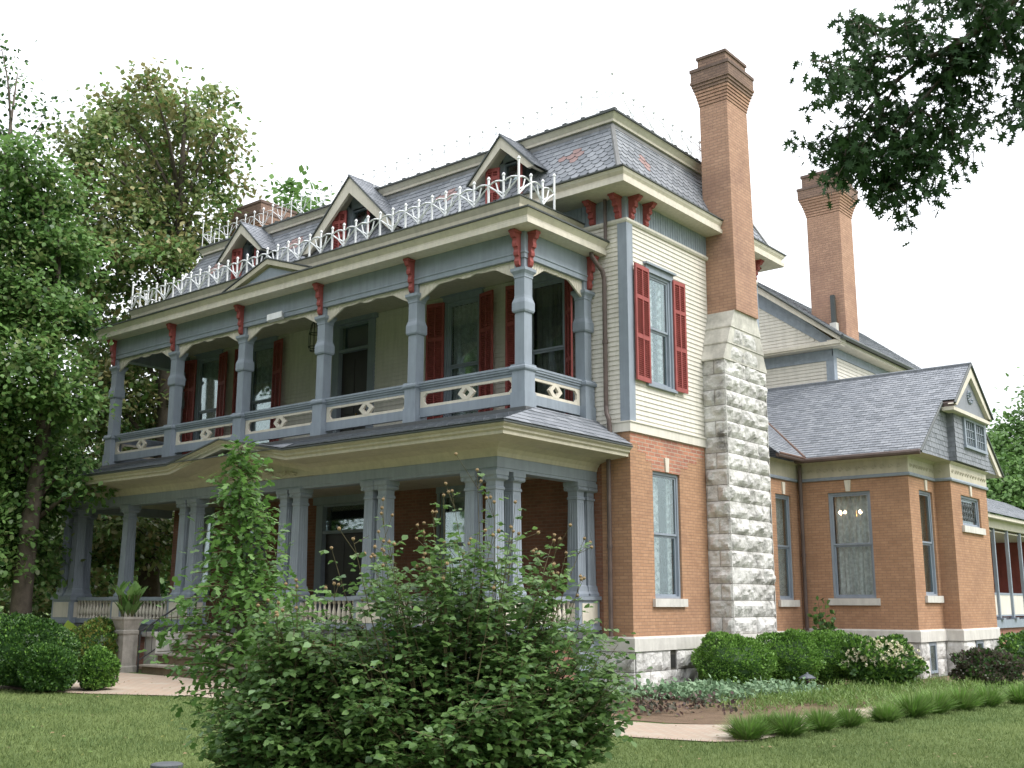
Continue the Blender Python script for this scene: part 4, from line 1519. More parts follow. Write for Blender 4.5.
w.sweep(wp2, [(-.2, -.1), (-.03, -.1), (-.03, .855), (-.2, .855)], m=1)
courses(w, TWF, .02, XW + .03, -.0, .85, .42, lambda i, r: [.9 + .3 * i, 1.8 + .2 * i, 2.5], .0, .06, 41)
courses(w, TWS, YW - .03, YB, -.0, .85, .42, lambda i, r: [9.0], .0, .06, 42, holes=[(8.72, 9.30, .0, .84)])
courses(w, TBS, YB - .03, YB1, -.0, .85, .42, lambda i, r: [10.8 + .2 * i, 12.3], .0, .06, 43, holes=[(11.1, 11.75, .1, .84)])
courses(w, TBF, XW, XB + .03, -.0, .85, .42, lambda i, r: [], .0, .05, 44)
w.build('wing_foundation', [rock, mortar], house)
for t, a0, a1 in ((TWS, 8.74, 9.28), (TBS, 11.12, 11.73)):
    f = MB(); f.lbox(t, a0, a0 + .07, .1, .84, -.12, .0); f.lbox(t, a1 - .07, a1, .1, .84, -.12, .0); f.lbox(t, a0 + .07, a1 - .07, .76, .84, -.12, .0); f.lbox(t, a0 + .07, a1 - .07, .1, .16, -.12, .0)
    f = f.build('cellar_window', blue, house)
    g = MB(); g.lbox(t, a0 + .06, a1 - .06, .15, .77, -.029, -.02); g.build('pane', glass, f)
# blue moulding, carved cream frieze, soffit
w = MB(); w.sweep(wp, [(-.02, 4.90), (.05, 4.90), (.06, 4.94), (.04, 4.98), (-.02, 4.98)]); w.build('wing_moulding', blue, house)
w = MB(); w.sweep(wp, [(-.1, 4.98), (.02, 4.98), (.02, 5.33), (.10, 5.40), (-.1, 5.40)])
r = random.Random(8)


def swirls(t, a0, a1):
    a = a0 + .15
    while a < a1 - .1:
        pts = [t(a + .07 * math.cos(k * 1.0) * (1 - k / 8), 5.15 + .07 * math.sin(k * 1.0) * (1 - k / 9), .03) for k in range(7)]
        w.tube(pts, .012, 4)
        a += r.uniform(.17, .26)


swirls(TWF, 0, XW); swirls(TWS, YW, YB); swirls(TBF, XW, XB); swirls(TBS, YB, YB1)
w.build('wing_frieze', cornc, house)

f_ = window(TWF, *WF[0], 'brick', sill=.1, curtain='sheer', muntin=0); keystone(TWF, 1.36, 4.59, 4.88, f_)
f_ = window(TWS, *WS[0], 'brick', sill=.1, curtain='drape'); keystone(TWS, 9.3, 4.61, 4.88, f_)
f_ = window(TBS, *BS[0], 'brick', sash='single', sill=.1, curtain=None); keystone(TBS, 11.6, 4.61, 4.88, f_)
b = MB()
for k in range(9):
    c = TBS(11.0 + .15 * k, 4.2, -.10); b.tube([c - Vector((0, .12, .25)), c + Vector((0, .1, .25))], .008, 4); b.tube([c + Vector((0, .12, -.25)), c - Vector((0, .1, -.25))], .008, 4)
b.build('leaded_lattice', gutter, f_)
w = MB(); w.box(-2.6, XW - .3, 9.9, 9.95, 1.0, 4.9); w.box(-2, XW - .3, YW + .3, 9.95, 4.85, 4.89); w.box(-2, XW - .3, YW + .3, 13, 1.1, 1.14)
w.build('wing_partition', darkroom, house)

# roof
RY, RZ, EYF, EYB, EZ = 11.2, 8.12, 7.70, 14.7, 5.43
LX, UX = 3.40, 3.74          # lower and upper verge planes
sv = Vector((0, RY - EYF, RZ - EZ)); SLN = sv.length; sv.normalize()
w = MB()
vt = 1.97 / (RY - EYF) * SLN     # height along slope where the upper gable steps out
uo = -3.4
slates(w, (uo, EYF, EZ), (1, 0, 0), sv, [(0, 0), (LX - uo, 0), (LX - uo, vt), (0, vt)], .21, .125, lambda r: False, None, 51)
slates(w, (uo, EYF + 1.97, EZ + 1.97 * (RZ - EZ) / (RY - EYF)), (1, 0, 0), sv, [(0, 0), (UX - uo, 0), (UX - uo, SLN - vt), (0, SLN - vt)], .21, .125, lambda r: False, None, 52)
slates(w, (UX, EYB, EZ), (-1, 0, 0), Vector((0, RY - EYB, RZ - EZ)), [(.0, vt), (UX - uo, vt), (UX - uo, SLN), (0, SLN)], .3, .2, lambda r: False, None, 53)
slates(w, (UX, EYB, EZ), (-1, 0, 0), Vector((0, RY - EYB, RZ - EZ)), [(UX - LX, 0), (UX - uo, 0), (UX - uo, vt), (UX - LX, vt)], .3, .2, lambda r: False, None, 54)
w.tube([(uo, RY, RZ + .03), (UX + .02, RY, RZ + .03)], .05, 6, 2)
wr = w.build('wing_roof', SL, house)
w = MB()
w.tube([(-.35 + .5, EYF - .04, EZ - .02), (LX, EYF - .04, EZ - .02)], .065, 8)
w.tube([(.38, 6.15, 5.42), (.38, EYF - .02, 5.42)], .055, 8)
w.build('wing_gutter', copper, house)
w = MB()   # soffits under the eaves
w.poly([(-.4, EYF, 5.395), (LX, EYF, 5.395), (LX, YW + .1, 5.395), (-.4, YW + .1, 5.395)])
w.poly([(XW - .1, YW + .1, 5.396), (LX + .02, YW + .1, 5.396), (LX + .02, EYB, 5.396), (XW - .1, EYB, 5.396)])
w.poly([(XB - .5, YB1 - .1, 5.398), (LX, YB1 - .1, 5.398), (LX, EYB, 5.398), (XB - .5, EYB, 5.398)])
w.build('wing_soffit', cornc, house)


def rz(y):
    return EZ + (RZ - EZ) / (RY - EYF) * ((y - EYF) if y < RY else (EYB - y))


# shingled gable wall with its flat oriel
w = MB()
TG = T((LX - .06, 0, 0), (0, 1, 0), (1, 0, 0))
GW = 3.30
tg = T((GW, 0, 0), (0, 1, 0), (1, 0, 0))
tri = [(EYF + .12, 5.42), (EYB - .12, 5.42), (RY, RZ - .12)]
slates(w, (GW, 0, 5.41), (0, 1, 0), (-.0001, 0, 1), [(EYF + .10, 0), (EYB - .10, 0), (RY, RZ - 5.41 - .1)], .2, .13, lambda r: False, None, 61)
w.prism(tg, tri, -.15, -.02)
# oriel: box between y 10.15 and 12.75, up to 6.78
OX = 3.48
w.box(GW - .1, OX - .01, 10.14, 13.0, 5.43, 6.70)
slates(w, (OX, 0, 5.43), (0, 1, 0), (-.0001, 0, 1), [(10.14, 0), (13.0, 0), (13.0, 1.3), (10.14, 1.3)], .2, .13, lambda r: False, None, 62)
slates(w, (0, 10.14, 5.43), (1, 0, 0), (0, .0001, 1), [(GW, 0), (OX, 0), (OX, 1.3), (GW, 1.3)], .2, .13, lambda r: False, None, 63)
# upper triangle
tu = T((OX + .14, 0, 0), (0, 1, 0), (1, 0, 0))
w.prism(tu, [(9.75, 6.78), (12.65, 6.78), (RY, RZ - .12)], -.3, -.0)
w.build('gable_shingles', [slateA, slateA, slateC, slateB], house)
w = MB()   # trim under upper triangle, rakes
w.lbox(tu, 9.62, 12.78, 6.68, 6.775, -.25, .06)
tr_ = T((UX - .05, 0, 0), (0, 1, 0), (1, 0, 0))
for s in (-1, 1):
    y_e = RY + s * 1.62; z_e = RZ - 1.62 * .769
    w.prism(tr_, [(y_e, z_e - .04), (RY, RZ - .01), (RY, RZ - .34), (y_e - s * .22, z_e - .06 - .0)][::1], -.14, .03)
    y_f = RY + s * 3.5; z_f = EZ - .02
    tr2 = T((LX - .04, 0, 0), (0, 1, 0), (1, 0, 0))
    if s > 0: w.prism(tr2, [(y_f, z_f - .02), (RY + s * 1.55, RZ - 1.55 * .769 - .02), (RY + s * 1.55, RZ - 1.55 * .769 - .28), (y_f - s * .30, z_f - .04)], -.10, .025)
w.build('wing_rake_board', trimc, house)
w = MB()
for s in (-1, 1):
    y_a = RY + s * 1.58; w.prism(T((LX - .1, 0, 0), (0, 1, 0), (1, 0, 0)), [(y_a, RZ - 1.58 * .769 - .03), (RY, RZ - .03), (RY, RZ - .13), (y_a, RZ - 1.58 * .769 - .13)], 0, UX - LX + .05)
w.build('verge_soffit', copper, house)
w = MB()
for s in (-1, 1):
    w.tube([(UX, RY + s * 1.66, RZ - 1.66 * .769 + .0), (UX, RY, RZ + .02)], .035, 6)
    w.tube([(LX, RY + s * 3.52, EZ - .02), (LX, RY + s * 1.6, RZ - 1.6 * .769)], .035, 6)
w.build('verge_edge', gutter, house)
w = MB()   # carved ornament in the peak
for k in range(14):
    a = k * .45; rr_ = .05 + .014 * k
    c = Vector((OX + .16, RY + rr_ * math.cos(a), 7.28 + rr_ * math.sin(a)))
    w.lathe(c, [(.01, -.04), (.045, 0), (.01, .04)], 6)
w.build('gable_ornament', blue, house)
TO = T((OX + .022, 0, 0), (0, 1, 0), (1, 0, 0))
w = MB()
w.lbox(TO, 10.86, 10.98, 5.92, 6.70, -.02, .05); w.lbox(TO, 11.74, 11.86, 5.92, 6.70, -.02, .05); w.lbox(TO, 12.60, 12.72, 5.92, 6.70, -.02, .05)
w.lbox(TO, 10.98, 12.60, 6.60, 6.70, -.02, .049); w.lbox(TO, 10.82, 12.76, 5.84, 5.918, -.02, .07)
for a0 in (10.98, 11.86):
    for k in (1, 2, 3):
        a = a0 + .185 * k; w.lbox(TO, a - .012, a + .012, 5.92, 6.6, .012, .03)
    for k in (1, 2): w.lbox(TO, a0, a0 + .75, 5.92 + .22 * k, 5.94 + .22 * k, .013, .029)
gw = w.build('gable_window', blue, house)
w = MB(); w.lbox(TO, 10.98, 11.74, 5.92, 6.6, .0, .01); w.lbox(TO, 11.86, 12.6, 5.92, 6.6, .0, .01); w.build('pane', paint('dim_glass', (.08, .10, .11), .1, .2, 3, spec=.8), gw)

# low roof between the main block and the wing
w = MB()
slates(w, (.42, 5.9, 5.44), (0, 1, 0), (-1.0, 0, .75), [(0.22, 0), (1.75, 0), (3.9, 3.0), (0.22, 3.0)], .21, .125, lambda r: False, None, 71)
w.build('link_roof', SL, house)
w = MB(); w.tube([(.40, EYF + .02, 5.5), (-1.9, EYF + 2.2, 7.16)], .035, 6); w.tube([(.42, 6.2, 5.47), (.42, EYF, 5.47)], .03, 6)
w.build('valley_flashing', flash, house)

# ---- rear block with pediment gable
RX, RYF, RYB = -.24, 11.5, 22.0
trf = T((0, RYF, 0), (1, 0, 0), (0, -1, 0)); trs = T((RX, 0, 0), (0, 1, 0), (1, 0, 0))
w = MB()
holewall(w, trf, -7.5, RX, 5.2, 9.25, [], .2)
w.prism(trf, [(-7.2, 9.25), (RX + .3, 9.25), (-3.4, 12.1)], -.2, .0)
holewall(w, trs, RYF, RYB, 1.0, 9.4, [], .2)
rlim = lambda h: (-7.5, RX - .1) if h < 9.0 else (-7.5, RX - .25 - (h - 9.25) / .80)
clapboards(w, trf, -6.5, RX - .19, 7.0, 8.86, [])
clapboards(w, trf, -6.5, RX, 9.42, 11.4, [], lim=lambda h: (-6.5, .2 - (h - 9.30) / .78 - .62))
clapboards(w, trs, RYF + .19, RYB, 7.0, 9.0, [])
w.build('rear_wall', cream, house)
w = MB()
w.lbox(trf, -7, RX + .03, 8.87, 9.20, .0, .035); w.lbox(trs, RYF - .035, RYB, 9.0, 9.26, .0, .035)
w.lbox(trf, RX - .19, RX + .045, 7.0, 8.865, .0, .045); w.lbox(trs, RYF + .001, RYF + .19, 7.0, 8.99, .0, .045)
w.prism(trf, [(.18 - .3, 9.43), (.18 - .72, 9.43), (-2.6 - .6, 11.35), (-2.6, 11.5)], .0, .04)
w.build('rear_frieze', blued, house)
w = MB()
w.lbox(trf, -7, .16, 9.21, 9.26, .0, .36); w.lbox(trf, -7, .18, 9.262, 9.36, .0, .40)
w.prism(trf, [(.20, 9.30), (.20, 9.44), (-3.4, 9.44 + 3.6 * .78), (-3.4, 9.30 + 3.6 * .78 - .10)], .0, .42)
w.lbox(trs, RYF - .36, RYB, 9.27, 9.40, .0, .40)
w.build('rear_cornice', trimc, house)
w = MB()
rs = Vector((-3.62, 0, 3.62 * .78))
slates(w, (.24, RYF - .48, 9.45), (0, 1, 0), rs, [(0, 0), (RYB - RYF + .9, 0), (RYB - RYF + .9, rs.length), (0, rs.length)], .3, .18, lambda r: False, None, 81)
w.poly([(-3.38, RYF - .48, 9.45 + 3.62 * .78), (-7, RYF - .48, 9.45), (-7, RYB + .4, 9.45), (-3.38, RYB + .4, 9.45 + 3.62 * .78)], 0)
w.poly([(RX, RYB, 9.4), (-7, RYB, 9.4), (-3.4, RYB, 12.2)], 0)
w.build('rear_roof', SL, house)
w = MB(); w.tube([(.26, RYF - .48, 9.44), (-3.38, RYF - .48, 9.46 + 3.62 * .78)], .035, 6); w.tube([(.28, RYF - .5, 9.43), (.28, RYB + .4, 9.43)], .06, 8)
w.build('rear_eave_edge', gutter, house)
w = MB(); w.box(-.75, -.62, 12.80, 12.92, 9.9, 11.25); w.build('vent_pipe', gutter, house)
w = MB(); w.box(-.79, -.58, 12.76, 12.96, 9.9, 10.35); w.build('pipe_collar', stonec, house)

# ---- side porch beyond the wing
SX = 2.3
w = MB(); w.box(-.2, SX, 14.0, 26, 0, 1.05); w.build('side_porch_base', brickred, house)
w = MB(); w.box(-.2, SX + .08, 13.9, 26.1, 1.052, 1.30); w.build('side_porch_floor', blue, house)
w = MB()
w.box(SX - .06, SX - .01, 14.0, 26, 1.45, 2.05)
w.build('side_porch_panel', cream, house)
w = MB()
for y in (14.1, 15.6, 17.1, 18.6, 20.1, 21.6, 23.1):
    w.box(SX - .04, SX + .06, y - .05, y + .05, 1.302, 4.1); w.box(SX - .1, SX + .16, y - .12, y + .12, 1.302, 1.36)
w.box(SX - .07, SX + .0, 13.9, 26, 2.052, 2.12); w.box(SX - .06, SX + .0, 13.9, 26, 1.40, 1.448)
w.build('side_porch_posts', blue, house)
w = MB(); w.box(SX - .15, SX + .1, 13.4, 26, 4.1, 4.35); w.box(-.2, SX + .35, 13.3, 26.3, 4.352, 4.46); w.box(-.2, SX, 13.6, 26, 4.0, 4.04)
w.build('side_porch_beam', trimc, house)
w = MB()
sv2 = Vector((-2.5, 0, 1.25))
slates(w, (SX + .4, 13.25, 4.48), (0, 1, 0), sv2, [(0, 0), (13, 0), (13, 2.6), (0, 2.6)], .3, .16, lambda r: False, None, 91)
w.build('side_porch_roof', SL, house)
w = MB(); w.box(RX + .003, RX + .05, 13.2, 26, 1.3, 4.1); w.build('side_porch_wall', cream, house)
w = MB(); w.box(RX + .052, RX + .1, 17.5, 26, 1.3, 3.9); w.box(RX + .052, SX - .4, 24, 24.1, 1.3, 4.0); w.build('side_porch_door', paint('brownish_red_paint', (.26, .08, .06), .6, .2, 3), house)
w = MB(); w.box(RX + .1, RX + .16, 15.2, 15.3, 1.3, 4.0); w.build('door_casing', blue, house)

# left service wall seen below the trees: blue ramp railing
w = MB()
w.box(-21.5, -16.8, -3.35, -3.25, 1.02, 1.10); w.box(-21.5, -16.8, -3.34, -3.26, .55, .62)
x = -21.4
while x < -16.9:
    w.box(x - .03, x + .03, -3.33, -3.27, .62, 1.02); x += .16
w.box(-21.55, -21.35, -3.4, -3.2, .2, 1.15); w.box(-19.2, -19.0, -3.4, -3.2, .2, 1.15)
w.build('ramp_railing', blue, house)

# ================================================================== small fixed things
o = thing('security_camera', (-8.5, -2.62, 8.62), 'small white security camera box on the balcony beam', 'camera')
b = MB(); t = T((-8.5, -2.62, 8.60), (.8, .6, 0), (.6, -.8, 0))
b.hexa([t(-.18, -.12, -.08), t(.18, -.02, -.08), t(.18, -.02, .14), t(-.18, -.12, .14), t(-.18, .03, -.08), t(.18, .13, -.08), t(.18, .13, .14), t(-.18, .03, .14)])
b.build('camera_body', white, o)
b = MB(); b.box(-8.53, -8.47, -2.56, -2.46, 8.60, 8.66); b.build('mount', white, o)

lan = thing('hanging_lantern', (-8.85, -1.2, 7.75), 'black iron cage lantern hanging from the balcony ceiling', 'lantern')
b = MB()
c = Vector((-8.72, -1.2, .15))
b.tube([c + Vector((0, 0, 9.1)), c + Vector((0, 0, 8.72))], .012, 5)
b.build('chain', ironm, lan)
b = MB()
for k in range(8):
    a = k * PI / 4; d = Vector((math.cos(a), math.sin(a), 0))
    b.tube([c + Vector((0, 0, 8.72)), c + d * .08 + Vector((0, 0, 8.58)), c + d * .13 + Vector((0, 0, 8.35)), c + d * .14 + Vector((0, 0, 8.0)), c + d * .09 + Vector((0, 0, 7.9))], .009, 4)
for z, r_ in ((8.35, .13), (8.0, .14), (7.9, .09)):
    b.tube([c + Vector((r_ * math.cos(q * PI / 8), r_ * math.sin(q * PI / 8), z)) for q in range(17)], .012, 4)
b.build('cage', ironm, lan)

chd = thing('chandelier', (1.15, 9.1, 4.1), 'lit brass chandelier with three glowing bulbs behind the wing window', 'lamp')
b = MB(); b.tube([(1.15, 9.1, 4.85), (1.15, 9.1, 4.0)], .015, 6)
for dx, dy in ((-.32, -.3), (-.18, -.34), (.22, -.3)):
    b.tube([(1.15, 9.1, 4.0), (1.15 + dx * .6, 9.1 + dy * .6, 3.93), (1.15 + dx, 9.1 + dy, 4.05)], .012, 5)
b.build('arm', MATS['brass'], chd)
for dx, dy in ((-.32, -.3), (-.18, -.34), (.22, -.3)):
    b = MB(); b.lathe((1.15 + dx, 9.1 + dy, 4.11), [(.01, -.05), (.04, -.02), (.045, .02), (.01, .06)], 10); b.build('bulb', bulb, chd, smooth=True)
pl = thing('porch_ceiling_lamp', (1.4, 17.0, 3.1), 'small glowing lamp inside the side porch at the far right', 'lamp')
b = MB(); b.tube([(1.4, 17.0, 4.0), (1.4, 17.0, 3.2)], .012, 5); b.build('cord', ironm, pl)
b = MB(); b.lathe((1.4, 17.0, 3.14), [(.01, -.06), (.06, -.02), (.06, .03), (.01, .07)], 10); b.build('bulb', bulb, pl, smooth=True)

hr = thing('iron_handrail', (-9.7, -4.9, .3), 'black iron handrail with thin uprights beside the porch steps', 'railing')
b = MB()
b.tube([(-9.68, -5.0, 1.12), (-9.68, -3.6, 1.95)], .022, 6); b.tube([(-9.68, -5.0, .50), (-9.68, -3.6, 1.3)], .015, 6)
b.build('rail', ironm, hr)
for y in (-5.0, -3.6):
    z = (1.12 + (y + 5.0) / 1.4 * .83)
    b = MB(); b.tube([(-9.68, y, z - .9), (-9.68, y, z + .04)], .025, 6); b.build('post', ironm, hr)
b = MB()
for k in range(1, 9):
    y = -5.0 + k * .155; z = 1.12 + (y + 5.0) / 1.4 * .83; b.tube([(-9.68, y, z - .62), (-9.68, y, z)], .009, 4)
b.build('bar_row', ironm, hr)
hr2 = thing('iron_handrail', (-7.2, -4.9, .3), 'second black iron handrail of the porch steps, behind the young tree', 'railing')
for ch_ in [c for c in hr.children]:
    c = ch_.copy(); COL.objects.link(c); c.parent = hr2
hr2.location = (-7.1, -4.9, .3)

# path lamp and valve cover
lp = thing('path_lamp', (2.3, 3.0, 0), 'low black mushroom path lamp before the round boxwoods', 'lamp')
b = MB(); b.tube([(2.3, 3.0, 0), (2.3, 3.0, .26)], .025, 8); b.build('post', ironm, lp)
b = MB(); b.lathe((2.3, 3.0, .24), [(.17, 0), (.18, .02), (.10, .07), (.03, .10), (.02, .13)], 14); b.build('lamp_shade', paint('grey_lamp_metal', (.10, .11, .13), .4, .1, 4, spec=.5), lp)
vc = MB(); vc.lathe((1.6, -11.7, 0), [(.17, .0), (.17, .05), (.15, .06)], 16)
tag(vc.build('valve_cover', paint('grey_valve_metal', (.12, .13, .14), .6, .2, 6)), 'round grey valve cover lying in the lawn at lower left', 'cover')

# ================================================================== VEGETATION
OVAL = np.array([(0, 0, 0), (.30, .28, .06), (.34, .58, .07), (0, 1.0, -.02), (-.34, .58, .07), (-.30, .28, .06)], float)
DIAM = np.array([(0, 0, 0), (.36, .45, .08), (0, 1.0, 0), (-.36, .45, .08)], float)
TRI3 = np.array([(0, 0, 0), (.42, .35, .08), (.16, .45, .03), (.30, .85, .03), (0, 1.05, -.06), (-.30, .85, .03), (-.16, .45, .03), (-.42, .35, .08)], float)
OAK = np.array([(0, 0, 0), (.07, .22, 0), (.40, .20, .04), (.14, .38, 0), (.52, .52, .05), (.16, .60, 0), (.36, .88, .03), (.09, .80, 0), (0, 1.15, -.03),
                (-.09, .80, 0), (-.36, .88, .03), (-.16, .60, 0), (-.52, .52, .05), (-.14, .38, 0), (-.40, .20, .04), (-.07, .22, 0)], float)
BLADE = np.array([(.03, 0, 0), (.026, .5, .06), (0, 1, .30), (-.026, .5, .06), (-.03, 0, 0)], float)


def norm(a):
    return a / np.maximum(1e-9, np.linalg.norm(a, axis=1, keepdims=True))


def leafmesh(name, P, D, N, S, tpl, mats, mi, parent=None, loc=None, smooth=False):
    """P base points, D along the leaf, N leaf normal, S size, mi material index per leaf"""
    P = np.asarray(P, float); D = norm(np.asarray(D, float)); N = np.asarray(N, float)
    X = norm(np.cross(D, N)); N = np.cross(X, D)
    o0 = ORG.get(parent.name) if parent else Vector(loc if loc is not None else (0, 0, 0))
    k = len(tpl); n = len(P)
    S = np.broadcast_to(np.asarray(S, float).reshape(-1, 1, 1), (n, 1, 1))
    V = P[:, None, :] + S * (X[:, None, :] * tpl[None, :, 0:1] + D[:, None, :] * tpl[None, :, 1:2] + N[:, None, :] * tpl[None, :, 2:3])
    V = V - np.array(o0)
    me = bpy.data.meshes.new(name)
    me.vertices.add(n * k); me.loops.add(n * k); me.polygons.add(n)
    me.vertices.foreach_set('co', V.reshape(-1).astype(np.float32))
    me.loops.foreach_set('vertex_index', np.arange(n * k, dtype=np.int32))
    me.polygons.foreach_set('loop_start', np.arange(0, n * k, k, dtype=np.int32))
    me.polygons.foreach_set('loop_total', np.full(n, k, dtype=np.int32))
    for q in mats:
        me.materials.append(q)
    me.polygons.foreach_set('material_index', np.asarray(mi, dtype=np.int32))
    me.update(calc_edges=True)
    me.validate()
    o = bpy.data.objects.new(name, me); COL.objects.link(o)
    if parent:
        o.parent = parent
    else:
        o.location = o0
    ORG[o.name] = Vector(o0)
    return o


def rnd(n):
    return norm(rng.normal(size=(n, 3)))


def tree(label, base, top, blobs, leaf, size, n_cl, per, spread, mats, wts, tr=.3, cat='tree', group=None, name='tree', lean=(0, 0), tpl=OVAL, limbm=None, tex=.55, trunks=None, droop=.25):
    """blobs: (cx, cy, cz, rx, ry, rz) volumes; leaf sprays gather round points in them and on limbs that reach them"""
    bx, by = base; zb = gz(bx, by)
    th = thing(name, (bx, by, zb), label, cat, group)
    limbm = limbm or bark
    b = MB()
    hh = top - zb
    tp = [Vector((bx + lean[0] * f, by + lean[1] * f, zb + hh * f)) + Vector((rng.normal() * .08, rng.normal() * .08, 0)) * (1 if 0 < f < 1 else 0) for f in (0, .12, .3, .5, .7, .85, 1)]
    b.tube(tp, [tr * 1.35, tr, tr * .88, tr * .7, tr * .45, tr * .28, tr * .08], 9)
    b.build('trunk', limbm, th, smooth=True)
    lb = MB(); Ps = []; Cs = []
    vol = np.array([q[3] * q[4] * q[5] for q in blobs]) ** .75; vol = vol / vol.sum()
    for q, wv in zip(blobs, vol):
        c = np.array(q[:3]); r3 = np.array(q[3:6])
        f = min(.9, max(.15, (c[2] - r3[2] * .6 - zb) / hh * .85))
        st = tp[0].lerp(tp[-1], f); st = Vector((bx + lean[0] * f, by + lean[1] * f, zb + hh * f))
        cv = Vector(c)
        mid = st.lerp(cv, .5) + Vector((0, 0, .12 * (cv - st).length))
        rr = tr * .35 * (1 - f * .5)
        lb.tube([st, mid, cv], [rr, rr * .7, rr * .35], 6)
        m = max(4, int(n_cl * wv))
        u = rnd(m); rad_ = rng.uniform(.15, 1, size=(m, 1)) ** .42
        cl = c + u * rad_ * r3
        for i in range(m):
            if i % 3 == 0:
                e = Vector(cl[i]); mm = cv.lerp(e, .5) + Vector(rng.normal(size=3)) * .12
                lb.tube([cv, mm, e], [rr * .28, rr * .2, rr * .08], 4)
        Ps.append(cl); Cs.append(np.repeat(c[None], m, 0))
    lb.build('limb', limbm, th, smooth=True)
    cl = np.concatenate(Ps); cc = np.concatenate(Cs); m = len(cl)
    P = np.repeat(cl, per, 0) + rng.normal(size=(m * per, 3)) * np.array([1, 1, .62]) * spread * rng.uniform(.5, 1.25, size=(m, 1, 1)).repeat(per, 1).reshape(-1, 1)
    out = norm(P - np.repeat(cc, per, 0))
    D = out * .6 + rnd(len(P)) * .8 + np.array([0, 0, -droop])
    N = np.array([0, 0, 1.]) * .9 + out * .4 + rnd(len(P)) * tex
    tint = rng.choice(len(mats), size=m, p=wts).repeat(per)
    ind = rng.choice(len(mats), size=len(P), p=wts)
    mi = np.where(rng.random(len(P)) < .55, tint, ind)
    leafmesh('crown', P, D, N, leaf * rng.uniform(.7, 1.25, len(P)), tpl, mats, mi, th)
    return th


def sight(px, py, d):
    q = fw + rt * ((px - 512) / 1081) - up * ((py - 384) / 1081)
    return CAM + q * (d / q.xy.length)


def blobset(rows, d, jit, flat=.85):
    out = []
    for px, py, r_ in rows:
        dd = d + rng.uniform(-jit, jit); p = sight(px, py, dd); rr = r_ * dd / 1081
        out.append((p.x, p.y, p.z, rr, rr, rr * flat))
    return out


# big magnolia behind the left end of the house
mb = sight(152, 600, 38)
bl = blobset([(155, 92, 26), (118, 112, 30), (198, 112, 28), (82, 150, 22), (100, 140, 30), (160, 128, 38), (216, 135, 26), (84, 172, 28), (150, 175, 45), (212, 182, 34), (110, 215, 45), (176, 225, 48), (215, 232, 24), (90, 262, 48), (160, 282, 50),
              (112, 330, 48), (178, 335, 35), (92, 395, 50), (150, 400, 42), (100, 460, 50), (165, 460, 40), (120, 520, 50), (180, 540, 45), (70, 560, 45), (30, 600, 40)], 38, 1.8)
tree('tall broad magnolia rising behind the left end of the house, olive and glossy green leaves', (mb.x, mb.y), 20.0, bl, .20, 0, 640, 74, .38, [lf_mag, lf_left, lf_mag2, lf_dark], [.5, .22, .26, .02], .34, name='magnolia_tree')
# nearer tree left of the porch
mb = sight(22, 640, 31)
bl = blobset([(22, 165, 30), (50, 195, 32), (12, 225, 42), (60, 250, 34), (20, 292, 46), (60, 322, 30), (28, 372, 48), (62, 400, 26), (24, 440, 42), (66, 470, 22), (88, 492, 12), (15, 500, 40), (-30, 300, 60), (-35, 420, 60), (-30, 540, 60), (28, 560, 34)], 31, 1.4, .7)
tree('dense low-branched green tree at the far left, leaves reaching over the lower porch cornice', (mb.x, mb.y), 12.0, bl, .16, 0, 640, 80, .34, [lf_left, lf_dark, lf_mag], [.72, .08, .2], .26, name='broadleaf_tree')
# thin high tree whose tips show at the upper left edge
mb = sight(-40, 640, 36)
bl = blobset([(2, 50, 14), (10, 90, 24), (42, 122, 24), (4, 135, 28), (-30, 90, 40), (-40, 180, 60), (-20, 260, 50)], 36, 1.0)
tree('sparse thin-crowned tree at the upper left edge, sky showing between its leaves', (mb.x, mb.y), 18.5, bl, .17, 0, 150, 20, .4, [lf_dark, lf_left], [.6, .4], .22, name='thin_tree')
# trees behind and beside
def round_tree(label, x, y, h, r_, mats, wts, leaf=.35, n=200, per=40, group=None, name='tree', low=.25):
    bl = []
    k = 9
    for i in range(k):
        a = i * 2.4; q = r_ * .55 * (1 if i else 0)
        z = h * (low + .12) + (h * (1 - low) * .8) * ((i * .618) % 1)
        fr = 1 - .45 * abs((z / h) - .55) * 2
        bl.append((x + q * math.cos(a) * fr, y + q * math.sin(a) * fr, z, r_ * .55 * fr, r_ * .55 * fr, r_ * .42))
    return tree(label, (x, y), h * .9, bl, leaf, 0, n, per, r_ * .13, mats, wts, .03 * h * .6, group=group, name=name)


round_tree('pale green tree whose top shows above the far left chimney', -38, 20, 26.2, 5.0, [lf_far, lf_left], [.8, .2], .45, 160, 36, 'trees behind the house')
round_tree('hazy green tree behind the right end of the wing, just beyond the gable', -1.5, 41, 13.0, 5.0, [lf_far, lf_left], [.85, .15], .26, 420, 60, 'trees behind the house')
round_tree('bushy mid-green tree at the right edge of the picture', 2.6, 46, 14.2, 5.6, [lf_far, lf_left], [.8, .2], .26, 420, 60, 'trees behind the house')
round_tree('darker green tree low at the right edge behind the side porch roof', 3.2, 36, 9.2, 4.0, [lf_left, lf_far], [.5, .5], .32, 220, 40, 'trees behind the house', low=.1)
round_tree('dark shady tree beyond the porch, seen between the left columns', -27, 4.5, 9, 4.0, [lf_dark, lf_left], [.6, .4], .28, 240, 40, 'trees beyond the left porch end', low=.02)
round_tree('dark leafy tree at the far left behind the ramp railing', -31, -5.5, 10, 4.6, [lf_dark, lf_left], [.6, .4], .28, 260, 40, 'trees beyond the left porch end', low=.02)
round_tree('shaded low tree furthest back at the left, seen past the corner columns', -34, 12, 11, 5.5, [lf_dark, lf_left], [.7, .3], .34, 240, 40, 'trees beyond the left porch end', low=.0)

